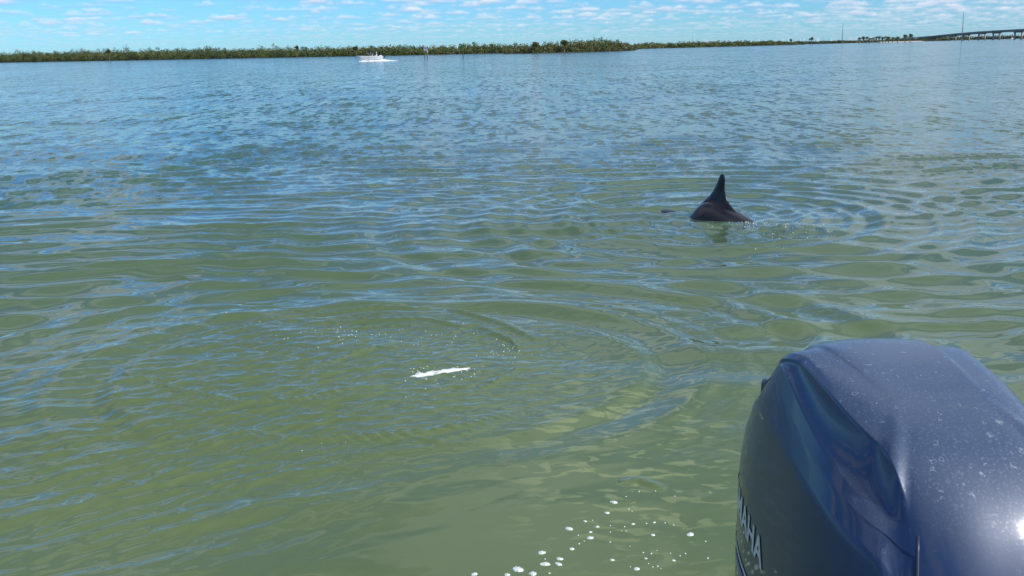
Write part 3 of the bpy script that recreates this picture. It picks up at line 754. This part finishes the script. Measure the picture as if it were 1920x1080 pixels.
trail = [(-.50, -.10), (-.36, .03), (-.26, .10), (-.185, .165), (-.135, .235), (-.112, .30), (-.108, .36), (-.110, .415), (-.104, .460)]
foil(lead, trail, [.16, .10, .055, .034, .022, .017, .013, .009, .004], 'dorsal_fin', dm, d1, I)
for s_ in (-1, 1):
    tf = Matrix.Translation((.55, s_*.17, -.32)) @ Matrix.Rotation(s_*-2.1, 4, 'X')
    foil([(.10, 0), (.05, .12), (-.03, .22), (-.12, .30)], [(-.08, 0), (-.09, .12), (-.12, .20), (-.14, .30)], [.03, .022, .014, .005], 'flipper', dm, d1, tf)
    tf = Matrix.Translation((-1.33, 0, -1.0)) @ Matrix.Rotation(s_*1.57, 4, 'X') @ Matrix.Rotation(-.5, 4, 'Y')
    foil([(.12, 0), (.04, .12), (-.06, .22), (-.16, .29)], [(-.08, 0), (-.10, .10), (-.14, .20), (-.18, .29)], [.03, .02, .012, .004], 'fluke', dm, d1, tf)
    bm = bmesh.new(); bmesh.ops.create_uvsphere(bm, u_segments=8, v_segments=6, radius=.014, matrix=Matrix.Translation((.93, s_*.108, -.24)))
    h_ = bpy.data.meshes.new('eye'); bm.to_mesh(h_); bm.free(); h_.materials.append(eyem); e_ = bpy.data.objects.new('eye', h_); COL.objects.link(e_); e_.parent = d1
# second dolphin, rolled over: only a strip of pale belly breaks the surface
a0 = ground(764, 707); a1 = ground(893, 692); mid_ = (a0+a1)/2; rz2 = math.atan2(a1.y-a0.y, a1.x-a0.x)
prof2 = [(-1.2, -.35, .03, .03), (-.9, -.25, .08, .1), (-.6, -.13, .14, .16), (-.3, -.04, .14, .18), (-.2, .001, .10, .2), (-.12, .0150, .105, .2), (0, .0165, .095, .2), (.12, .0155, .075, .2), (.2, .008, .07, .2), (.3, -.03, .12, .18), (.55, -.12, .15, .16), (.8, -.22, .09, .1), (.95, -.28, .04, .04), (1.08, -.31, .025, .025)]
d2, body2, _ = dolphin('dolphin', prof2, pale, (mid_.x, mid_.y, 0), rz2, .017)
tag(d2, 'submerged dolphin with just a white streak of belly breaking the green surface', 'dolphin')
for s_ in (-1, 1):
    tf = Matrix.Translation((.35, s_*.12, -.12)) @ Matrix.Rotation(s_*-2.3, 4, 'X')
    foil([(.10, 0), (.05, .12), (-.03, .22), (-.12, .30)], [(-.08, 0), (-.09, .12), (-.12, .20), (-.14, .30)], [.03, .022, .014, .005], 'flipper', pale, d2, tf)
    tf = Matrix.Translation((-1.2, 0, -.37)) @ Matrix.Rotation(s_*1.57, 4, 'X')
    foil([(.12, 0), (.04, .12), (-.06, .22), (-.16, .29)], [(-.08, 0), (-.10, .10), (-.14, .20), (-.18, .29)], [.03, .02, .012, .004], 'fluke', dm, d2, tf)

# ------------------------------------------------------------------ foam flecks and bubbles
bub = noisy(mat('bubble_foam', (.7, .75, .7), .35), (.42, .50, .42), (.80, .84, .80), 160, 2, .4, .6, bump=.6, bdist=.003)
deps = bpy.context.evaluated_depsgraph_get()
from mathutils.bvhtree import BVHTree
wv = np.empty(len(water.data.vertices)*3, np.float32); water.data.vertices.foreach_get('co', wv); wv = wv.reshape(-1, 3)
nearm = (np.hypot(wv[:, 0], wv[:, 1]) < 13) & (wv[:, 1] > 0.3) & (np.abs(wv[:, 0]) < 5)
wn = wv[nearm]
from mathutils.kdtree import KDTree
sub = wn[rng.random(len(wn)) < .45]
kd = KDTree(len(sub))
for i, q in enumerate(sub): kd.insert((q[0], q[1], 0), i)
kd.balance()
def wz(x, y): return float(sub[kd.find((x, y, 0))[1]][2])
def dome(v, f, x, y, z, r, h=.5, n=7):
    b0 = len(v)
    for e_, q in ((0, 1.0), (.5, .8)):
        for k_ in range(n):
            g = 2*math.pi*k_/n; v.append((x+r*q*math.cos(g), y+r*q*math.sin(g), z+r*h*e_-(.002 if e_ == 0 else 0)))
    v.append((x, y, z+r*h))
    for k_ in range(n):
        k1 = (k_+1) % n; f.append((b0+k_, b0+k1, b0+n+k1, b0+n+k_)); f.append((b0+n+k_, b0+n+k1, b0+2*n))
flecks = [(1151, 943, 7), (1138, 962, 5), (1067, 991, 7.5), (1106, 1008, 6.5), (1072, 1029, 5), (1016, 1036, 7.5), (1049, 1048, 7), (1022, 1058, 9), (1047, 1058, 7), (971, 1068, 10.5), (999, 1076, 7), (889, 1077, 7), (1294, 1002, 7.5), (1148, 1050, 4.5), (1097, 977, 4), (1187, 982, 4), (1224, 1003, 4.5), (1194, 1067, 6), (1107, 997, 3.5), (1120, 987, 3.8), (1227, 979, 3.2), (1211, 1047, 3), (1263, 1051, 3.4), (951, 1078, 5.5)]
fleck_labels = [
 'topmost large round foam fleck on the green water left of the engine', 'small oval foam fleck just below and left of the topmost round one',
 'round foam fleck standing alone at the left of the scattered bubbles', 'flat oval foam fleck in the middle of the tiny bubbles',
 'small foam fleck on its own between the middle oval and the paired flecks', 'foam fleck above the diagonal one, left of the stacked pair',
 'upper fleck of the two foam flecks stacked close together', 'slanting diagonal foam fleck left of the stacked pair',
 'lower fleck of the two foam flecks stacked close together', 'widest foam fleck, lying near the bottom edge of the frame',
 'foam fleck at the bottom edge just right of the widest one', 'leftmost foam fleck, cut by the bottom edge of the frame',
 'foam fleck with a tail, the rightmost large one towards the engine', 'small round foam fleck below the middle of the tiny bubbles',
 'very small foam fleck left of a row of single bubbles, above the flat oval', 'very small foam fleck right of the flat oval, above the row of bubbles',
 'small slanting foam fleck left of the one with a tail', 'faint translucent foam fleck low down right of the small round one',
 'tiny foam fleck touching the upper right of the flat oval', 'tiny foam fleck second above the flat oval',
 'tiny foam fleck highest in the right hand group of bubbles', 'tiny foam fleck above the faint translucent one',
 'tiny foam fleck low on the right below the one with a tail', 'foam fleck at the bottom edge just left of the widest one']
for (px, py, wpx), where in zip(flecks, fleck_labels):
    g = ground(px, py); k = (g-Vector((0, 0, HC))).length/FPX; R = wpx*k
    v = [(0, 0, .0)]; f = []; ang = random.uniform(-.6, .6); el = random.uniform(.55, .85); sd3 = random.random()*50
    nr_, na_ = 7, 20
    for i in range(1, nr_+1):
        q = i/nr_
        for j in range(na_):
            a = 2*math.pi*(j+.5*(i % 2))/na_; rj = R*q*(1+.30*noise.noise((math.cos(a)*1.6, math.sin(a)*1.6, sd3)))
            X_, Y_ = rj*math.cos(a), rj*el*math.sin(a)
            X_, Y_ = X_*math.cos(ang)-Y_*math.sin(ang), X_*math.sin(ang)+Y_*math.cos(ang)
            v.append((X_, Y_, R*.22*math.sqrt(max(0, 1-q*q))+R*.16*abs(noise.noise((X_*5/R, Y_*5/R, sd3)))*(1 if i < nr_ else 0)-(.002 if i == nr_ else 0)))
    v[0] = (0, 0, R*.25)
    for j in range(na_): f.append((0, 1+j, 1+(j+1) % na_))
    for i in range(nr_-1):
        for j in range(na_):
            a_, b_ = 1+i*na_+j, 1+i*na_+(j+1) % na_; f += [(a_, a_+na_, b_+na_, b_)]
    o = mesh_obj('foam_fleck', v, f, bub, None, True, (g.x, g.y, wz(g.x, g.y)+.001))
    tag(o, where, 'foam', 'foam flecks beside the engine')
v = []; f = []
def scat(lst, s0, s1):
    for px, py in lst:
        g = ground(px, py); dome(v, f, g.x, g.y, wz(g.x, g.y)+.001, random.uniform(s0, s1), .6, 6)
tiny = [(1198, 922), (1229, 921), (1265, 931), (1174, 932), (1179, 955), (1185, 959), (1111, 975), (1144, 985), (1084, 1003), (1095, 1014), (1086, 1019), (1144, 1016), (1247, 980), (1263, 984), (1165, 995), (1174, 995), (1181, 1024), (1144, 997), (1206, 1036), (1232, 1032), (1221, 1038), (1257, 1037), (1285, 1038), (1323, 1015), (1327, 1047), (1216, 1057), (1224, 1063), (1233, 1062), (1239, 1066), (1182, 1063), (1275, 1042), (1022, 1048), (1030, 1075), (1212, 981), (1171, 987)]
scat(tiny, .002, .0045)
tag(mesh_obj('scattered_bubbles', v, f, bub), 'tiny single bubbles sprinkled between the foam flecks', 'bubbles', kind='stuff')
v = []; f = []
fb = [(617, 618), (625, 617), (646, 620), (684, 616), (518, 631), (533, 636), (560, 628), (540, 634), (500, 657), (776, 649), (792, 650), (838, 645), (850, 634), (892, 639), (926, 644), (931, 637), (945, 648), (955, 655), (972, 662), (965, 669), (783, 697), (815, 692), (853, 693), (761, 731), (798, 732), (826, 731), (761, 747), (425, 594), (648, 832), (566, 847), (603, 833), (760, 715), (890, 705), (905, 690), (900, 700), (820, 720), (660, 617), (668, 621), (705, 630)]
fb += [(random.gauss(700, 90), random.gauss(628, 10)) for _ in range(45)]+[(random.gauss(930, 30), random.gauss(655, 12)) for _ in range(25)]
fb += [(random.uniform(765, 895), random.uniform(690, 716)) for _ in range(40)]
scat(fb, .0015, .0045)
tag(mesh_obj('footprint_bubbles', v, f, bub), 'tiny bubbles scattered over the swirl around the white belly', 'bubbles', kind='stuff')
v = []; f = []
sp = [(random.gauss(1400, 26), random.gauss(424, 6)) for _ in range(110)]+[(random.uniform(1430, 1570), random.gauss(430, 8)) for _ in range(80)]+[(random.gauss(1430, 14), random.gauss(458, 4)) for _ in range(22)]+[(random.gauss(1455, 6), random.gauss(462, 4)) for _ in range(10)]+[(random.uniform(1315, 1400), 404+random.gauss(6, 3)) for _ in range(30)]
for px, py in sp:
    g = ground(px, py); dome(v, f, g.x, g.y, wz(g.x, g.y)+.002, random.choice((.0015, .002, .003, .005))*random.uniform(.8, 1.3), .8, 6)
tag(mesh_obj('splash_foam', v, f, bub), 'broken specks of foam where the dolphin slides back under', 'splash', kind='stuff')

# ------------------------------------------------------------------ outboard engine
MX, MY, HW, HL, NN, KC, KB = 0.636, 1.478, 0.215, 0.449, 2.904, 0.635, 0.779
ys = [.90, .98, 1.06, 1.15, 1.25, 1.36, 1.50, 1.60, 1.66, 1.74, 1.85, 1.95]
zbs = [1.106, 1.142, 1.164, 1.17, 1.187, 1.201, 1.227, 1.254, 1.26, 1.207, 1.098, 0.999]
ysc = [.90, .98, 1.06, 1.13, 1.25, 1.40, 1.50, 1.60, 1.66, 1.74, 1.85, 1.95]
zcs = [1.171, 1.199, 1.216, 1.239, 1.254, 1.267, 1.271, 1.274, 1.264, 1.204, 1.111, 1.027]
yst = [.9, 1.05, 1.15, 1.2, 1.27, 1.35, 1.5, 1.6, 1.7, 1.8, 1.95]; zts = [1.15, 1.20, 1.235, 1.252, 1.272, 1.284, 1.289, 1.284, 1.260, 1.205, 1.049]
def smooth_tab(xs, zs, h=9):
    g = np.linspace(.85, 2.0, 240); y_ = np.interp(g, xs, zs); kk = np.hanning(2*h+1); kk /= kk.sum()
    return g, np.convolve(np.pad(y_, h, 'edge'), kk, 'valid')
TB, TC, TT = smooth_tab(ys, zbs, 26), smooth_tab(ysc, zcs, 20), smooth_tab(yst, zts, 16)
def out_pt(th):
    c_, s_ = math.cos(th), math.sin(th)
    return HW*math.copysign(abs(c_)**(2/NN), c_), HL*math.copysign(abs(s_)**(2/NN), s_)
def ridge(x, y):
    """raised spine plate on the lid, its side steps fading towards the front"""
    def edge(p, q, w):
        t_ = (y-q[1])/(p[1]-q[1]); ex = q[0]+(p[0]-q[0])*t_
        return x-ex, max(0, min(1, t_))
    l, tl = edge(RL0, RL1, 0); r_, tr = edge(RR0, RR1, 0)
    sl = 1/(1+math.exp(max(-40, min(40, -l/.0024)))); sr = 1/(1+math.exp(max(-40, min(40, r_/.0022))))
    return .007*(sl*tl**.8 - .0) + .007*(sr*tr**.8) - .0065*(tl**.8*.0)
RL0 = Vector((.527, 1.646)); RL1 = Vector((.562, 1.345)); RR0 = Vector((.722, 1.66)); RR1 = Vector((.708, 1.345))
def surf_a(th, lev):
    """levels 0..1 lower cowl, 1..2 flank scallop, 2..3 lid dome; returns a point"""
    x, y = out_pt(th); Yw = MY+y
    zb = float(np.interp(Yw, *TB)); zc = float(np.interp(Yw, *TC))
    q_ = max(0, min(1, (Yw-1.045)/.125)); q_ = q_*q_*(3-2*q_)
    kc = (KB-.01)*(1-q_)+KC*q_ if Yw < 1.3 else float(np.interp(Yw, [1.3, 1.58, 1.66, 1.95], [KC+.012, KC+.05, KB-.01, KB-.01]))
    if y > 0 or Yw >= 1.17: kc = max(kc, KC) if Yw < 1.3 else kc
    if 1.17 < Yw < 1.3: kc = KC+.012*(Yw-1.17)/.13
    kc = min(kc, KB-.01)
    if lev <= 1:
        ks = [0, .35, .50, .66, .80, .92, 1.0]; kk = [1.0, 1.0, .992, .965, .91, .835, KB]; zz = [.60, .90, 1.0, 1.06, (1.06+zb)/2+.008, zb*.80+1.06*.20+.004, zb]
        return x*np.interp(lev, ks, kk), y*np.interp(lev, ks, kk), np.interp(lev, ks, zz)
    if lev <= 2:
        s_ = lev-1; k_ = KB+(kc-KB)*(1-(1-s_)**1.12); z_ = zb+(zc-zb)*s_**1.12
        depth = .003*math.sin(math.pi*s_)*max(0, min(1, (Yw-1.11)/.12))*max(0, min(1, (1.68-Yw)/.12))
        return x*k_-math.copysign(1, x)*-1*0 - x/HW*depth*.8, y*k_, z_-depth*.9
    return x*kc*(3-lev), y*kc*(3-lev), 0.0
def side_w(th):
    """1 on the flanks and rear, 0 on the front face; the shoulder cut dies out round the corner"""
    x, y = out_pt(th)
    if y > 0: return 1.0
    q = max(0, min(1, (MY+y-1.080)/.045)); return q*q*(3-2*q)
def lid_z(x, y, k):
    """one smooth crowned surface over the whole plan, falling away at its rim"""
    w_ = min(1, k/.992)**5.0; return w_+(float(np.interp(MY+y*k, *TT)))*(1-w_)
def surf(th, lev):
    a = surf_a(th, lev); wgt = side_w(th)
    if lev <= .5: return a
    x, y = out_pt(th); k_ = math.hypot(a[0], a[1])/math.hypot(x, y)
    if lev <= 2: return a[0], a[1], a[2]*wgt+lid_z(x, y, k_)*(1-wgt)
    c_ = surf_a(th, 2.0); kc = math.hypot(c_[0], c_[1])/math.hypot(x, y)
    dc = (c_[2]-lid_z(x, y, kc))*wgt
    q = k_/kc
    return a[0], a[1], lid_z(x, y, k_)+dc*q**5+ridge(MX+a[0], MY+a[1])*min(1, (1-q)*14)
def shell(lo, hi, nl, nth, name, m, parent, cap_center=False, extra=0.0, lv=None, front=None):
    v = []; f = []
    isf = [MY+out_pt(2*math.pi*(i+.5)/nth)[1] < 1.069 for i in range(nth)]
    lv = lv if lv is not None else np.linspace(lo, hi, nl)
    nl = len(lv)
    for l in lv:
        for i in range(nth):
            th = 2*math.pi*i/nth; p = surf(th, float(l)); g = 1+extra*(1 if l <= 2.02 else max(0, 3-l))
            v.append((p[0]*g, p[1]*g, p[2]))
    for a in range(nl-1):
        for i in range(nth):
            if front is False and isf[i]: continue
            if front is True and lv[a] < .93 and not isf[i]: continue
            f.append((a*nth+i, a*nth+(i+1) % nth, (a+1)*nth+(i+1) % nth, (a+1)*nth+i))
    o = mesh_obj(name, v, f, m, parent)
    bm = bmesh.new(); bm.from_mesh(o.data); bmesh.ops.delete(bm, geom=[q for q in bm.verts if not q.link_faces], context='VERTS'); bmesh.ops.recalc_face_normals(bm, faces=bm.faces[:]); bm.to_mesh(o.data); bm.free()
    return o
paint = bpy.data.materials.new('blue_grey_engine_paint'); paint.use_nodes = True
t = paint.node_tree; b = t.nodes['Principled BSDF']
b.inputs['Roughness'].default_value = .42; b.inputs['Metallic'].default_value = .12
b.inputs['Specular IOR Level'].default_value = .35; b.inputs['Coat Weight'].default_value = .55; b.inputs['Coat Roughness'].default_value = .07
tcn = n2('ShaderNodeTexCoord')
def spots(scale, thr, soft, seed_off):
    mp_ = n2('ShaderNodeMapping'); mp_.inputs['Location'].default_value = (seed_off, seed_off*2, seed_off*.7); t.links.new(tcn.outputs['Object'], mp_.inputs[0])
    wn_ = n2('ShaderNodeTexNoise'); wn_.inputs['Scale'].default_value = scale*1.4; wn_.inputs['Detail'].default_value = 2
    t.links.new(mp_.outputs[0], wn_.inputs['Vector'])
    ad = n2('ShaderNodeMix', data_type='RGBA', blend_type='ADD'); ad.inputs[0].default_value = .018; t.links.new(mp_.outputs[0], ad.inputs[6]); t.links.new(wn_.outputs['Color'], ad.inputs[7])
    vo = n2('ShaderNodeTexVoronoi'); vo.inputs['Scale'].default_value = scale; vo.inputs['Randomness'].default_value = 1
    t.links.new(ad.outputs[2], vo.inputs['Vector'])
    sc = n2('ShaderNodeSeparateColor'); t.links.new(vo.outputs['Color'], sc.inputs[0])
    # ring: dried droplet edge, radius depends on the cell
    rad_ = n2('ShaderNodeMath', operation='MULTIPLY'); t.links.new(sc.outputs[0], rad_.inputs[0]); rad_.inputs[1].default_value = thr
    sb_ = n2('ShaderNodeMath', operation='SUBTRACT'); t.links.new(vo.outputs['Distance'], sb_.inputs[0]); t.links.new(rad_.outputs[0], sb_.inputs[1])
    ab = n2('ShaderNodeMath', operation='ABSOLUTE'); t.links.new(sb_.outputs[0], ab.inputs[0])
    rg = n2('ShaderNodeMapRange', interpolation_type='SMOOTHSTEP'); rg.inputs[1].default_value = soft; rg.inputs[2].default_value = 0; t.links.new(ab.outputs[0], rg.inputs[0])
    gt = n2('ShaderNodeMath', operation='GREATER_THAN'); gt.inputs[1].default_value = .83; t.links.new(sc.outputs[1], gt.inputs[0])
    ml = n2('ShaderNodeMath', operation='MULTIPLY'); t.links.new(rg.outputs[0], ml.inputs[0]); t.links.new(gt.outputs[0], ml.inputs[1])
    return ml.outputs[0]
fine = n2('ShaderNodeTexNoise'); fine.inputs['Scale'].default_value = 260; fine.inputs['Detail'].default_value = 3; t.links.new(tcn.outputs['Object'], fine.inputs['Vector'])
fr_ = n2('ShaderNodeMapRange'); fr_.inputs[1].default_value = .52; fr_.inputs[2].default_value = .75; fr_.inputs[3].default_value = .0; fr_.inputs[4].default_value = .24; t.links.new(fine.outputs[0], fr_.inputs[0])
film = n2('ShaderNodeTexNoise'); film.inputs['Scale'].default_value = 9; film.inputs['Detail'].default_value = 6; film.inputs['Roughness'].default_value = .65; t.links.new(tcn.outputs['Object'], film.inputs['Vector'])
fm = n2('ShaderNodeMapRange'); fm.inputs[1].default_value = .35; fm.inputs[2].default_value = .7; fm.inputs[3].default_value = .35; fm.inputs[4].default_value = 1.0; t.links.new(film.outputs[0], fm.inputs[0])
# salt settles on surfaces that face up
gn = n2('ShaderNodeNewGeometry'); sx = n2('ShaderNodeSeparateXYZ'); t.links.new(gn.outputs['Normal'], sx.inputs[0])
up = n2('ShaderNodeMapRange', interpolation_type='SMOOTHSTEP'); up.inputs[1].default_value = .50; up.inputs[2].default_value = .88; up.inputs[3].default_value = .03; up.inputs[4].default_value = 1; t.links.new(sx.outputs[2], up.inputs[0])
def mm(op, a, c_):
    n_ = n2('ShaderNodeMath', operation=op)
    for i, v_ in enumerate((a, c_)):
        if isinstance(v_, (int, float)): n_.inputs[i].default_value = v_
        else: t.links.new(v_, n_.inputs[i])
    return n_.outputs[0]
s1 = spots(46, .22, .05, 1.3); s2 = spots(85, .28, .08, 5.1)
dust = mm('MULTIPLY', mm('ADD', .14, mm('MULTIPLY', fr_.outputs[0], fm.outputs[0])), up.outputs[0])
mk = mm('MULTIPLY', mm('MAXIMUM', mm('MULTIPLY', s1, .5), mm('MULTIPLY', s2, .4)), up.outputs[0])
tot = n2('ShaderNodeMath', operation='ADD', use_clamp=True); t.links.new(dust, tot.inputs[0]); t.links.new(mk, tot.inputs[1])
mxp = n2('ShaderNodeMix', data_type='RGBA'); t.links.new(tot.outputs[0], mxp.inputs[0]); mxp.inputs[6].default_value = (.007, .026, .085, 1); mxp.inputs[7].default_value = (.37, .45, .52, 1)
t.links.new(mxp.outputs[2], b.inputs['Base Color'])
cr2 = n2('ShaderNodeMapRange'); cr2.inputs[1].default_value = 0; cr2.inputs[2].default_value = .4; cr2.inputs[3].default_value = .05; cr2.inputs[4].default_value = .42; t.links.new(tot.outputs[0], cr2.inputs[0])
t.links.new(cr2.outputs[0], b.inputs['Coat Roughness'])
eng = empty('outboard_engine', (MX, MY, 0)); tag(eng, 'large dark blue outboard engine cowling filling the lower right corner', 'outboard engine')
shell(0, 1, 0, 320, 'lower_cowling', paint, eng, lv=list(np.linspace(0, .5, 8))+list(np.linspace(.55, 1, 22)), front=False)
lid = shell(1, 3, 0, 480, 'cowling_lid', paint, eng, extra=.006, front=True, lv=list(np.linspace(0, .5, 8))+list(np.linspace(.55, .975, 20))+[.992]+list(np.linspace(1, 2, 16))+[2.012]+list(np.linspace(2.04, 2.9, 70))+[2.93, 2.96, 2.985, 2.999])
blk = mat('black_rubber', (.012, .012, .014), .55); cast = mat('grey_casting', (.05, .06, .09), .4, Metallic=.3)
# latch scoop on the rear left shoulder
def to_px(p):
    d = Vector(p)-Vector((0, 0, HC)); return 960+FPX*d.dot(Rv)/d.dot(Fv), 540-FPX*d.dot(Uv)/d.dot(Fv)
best = min(((math.hypot(to_px((MX+p[0], MY+p[1], p[2]))[0]-1443, to_px((MX+p[0], MY+p[1], p[2]))[1]-738), p) for p in (surf(math.radians(a), l) for a in range(110, 190, 2) for l in np.linspace(.5, 1, 26))), key=lambda q: q[0])[1]
lp = Vector(best)
m_ = MB(); ring = [(lp.x-.006+.004*math.cos(a), lp.y+.026*math.cos(a), lp.z+.004+.020*math.sin(a)) for a in np.linspace(-.9, 3.9, 16)]
m_.tube(ring, .0058, 8); m_.build('latch_ring', cast, eng, True)
m_ = MB(); m_.tube([(lp.x-.010, lp.y, lp.z+.003), (lp.x+.03, lp.y, lp.z-.004)], .018, 16); m_.build('latch_recess', blk, eng, True)
# seam trim running down the front corner
TH_C = next(2*math.pi*(i+.5)/320 for i in range(160, 320) if MY+out_pt(2*math.pi*(i+.5)/320)[1] < 1.069)-.010
m_ = MB(); pts_ = []
for q in np.linspace(.05, .985, 24):
    p = surf(TH_C, float(q)); pts_.append((p[0]*1.003, p[1]*1.003, p[2]))
m_.tube(pts_, .0022, 6); m_.build('corner_trim', cast, eng, True)
# lettering wrapped on the side
def side_x(y, z):
    """x of the left flank at fore-aft y, height z, engine coordinates"""
    yy = max(-.98, min(.98, y/HL)); bx_ = -HW*(1-abs(yy)**NN)**(1/NN)
    return bx_*float(np.interp(z, [.60, .9, 1.0, 1.06, 1.12], [1, 1, .992, .965, .93]))
fc = bpy.data.curves.new('lettering', 'FONT'); fc.body = 'YAMAHA'; fc.size = 1; fc.offset = .026; fc.resolution_u = 3; fc.extrude = 0
fo = bpy.data.objects.new('lettering', fc); COL.objects.link(fo)
dg = bpy.context.evaluated_depsgraph_get(); tm = bpy.data.meshes.new_from_object(fo.evaluated_get(dg)); bpy.data.objects.remove(fo)
bm = bmesh.new(); bm.from_mesh(tm); bmesh.ops.triangulate(bm, faces=bm.faces[:])
bmesh.ops.subdivide_edges(bm, edges=bm.edges[:], cuts=1)
xs_ = [v_.co.x for v_ in bm.verts]; x0, x1 = min(xs_), max(xs_); y0 = min(v_.co.y for v_ in bm.verts); y1 = max(v_.co.y for v_ in bm.verts)
TX_END, TX_LEN, TZ0, TZH = 1.488-MY, .335, .915, .053
for v_ in bm.verts:
    s_ = (v_.co.x-x0)/(x1-x0); h_ = (v_.co.y-y0)/(y1-y0)
    yy = TX_END+TX_LEN*(1-s_); zz = TZ0+TZH*h_
    v_.co = Vector((side_x(yy, zz)-.0015, yy, zz))
bm.to_mesh(tm); bm.free(); tm.materials.clear(); tm.materials.append(mat('silver_lettering', (.60, .58, .53), .55))
lt = bpy.data.objects.new('lettering', tm); COL.objects.link(lt); lt.parent = eng
def band(z_a, z_b, ya, yb, name, m, dzdy=0.0):
    v = []; f = []; n = 40
    for i in range(n+1):
        y_ = ya+(yb-ya)*i/n
        for zz in (z_a, z_b): zq = zz+dzdy*(y_-ya); v.append((side_x(y_, zq)-.0015, y_, zq))
    for i in range(n): f.append((2*i, 2*i+1, 2*i+3, 2*i+2))
    return mesh_obj(name, v, f, m, eng)
band(.838, .846, -.0+.10, .42, 'stripe', mat('silver_stripe', (.5, .53, .58), .4), .0)
band(.812, .828, -.0+.10, .42, 'stripe', mat('blue_stripe', (.03, .08, .28), .3), .0)
# leg and bracket below the cowling, out of frame
m_ = MB(); m_.box((0, .02, .57), (.34, .74, .08)); m_.box((0, .05, .25), (.15, .34, .66)); m_.box((0, .1, -.35), (.09, .26, .7)); m_.tube([(0, -.12, -.6), (0, .34, -.6)], [.04, .05], 10); m_.build('midsection', cast, eng)
m_ = MB(); m_.box((0, -.25, .30), (.24, .22, .40)); m_.build('clamp_bracket', blk, eng)
m_ = MB()
for a in range(3):
    g = a*2.094; m_.box((math.cos(g)*.09, .40, -.6+math.sin(g)*.09), (.16, .02, .08), 0, -g)
m_.build('propeller', cast, eng)
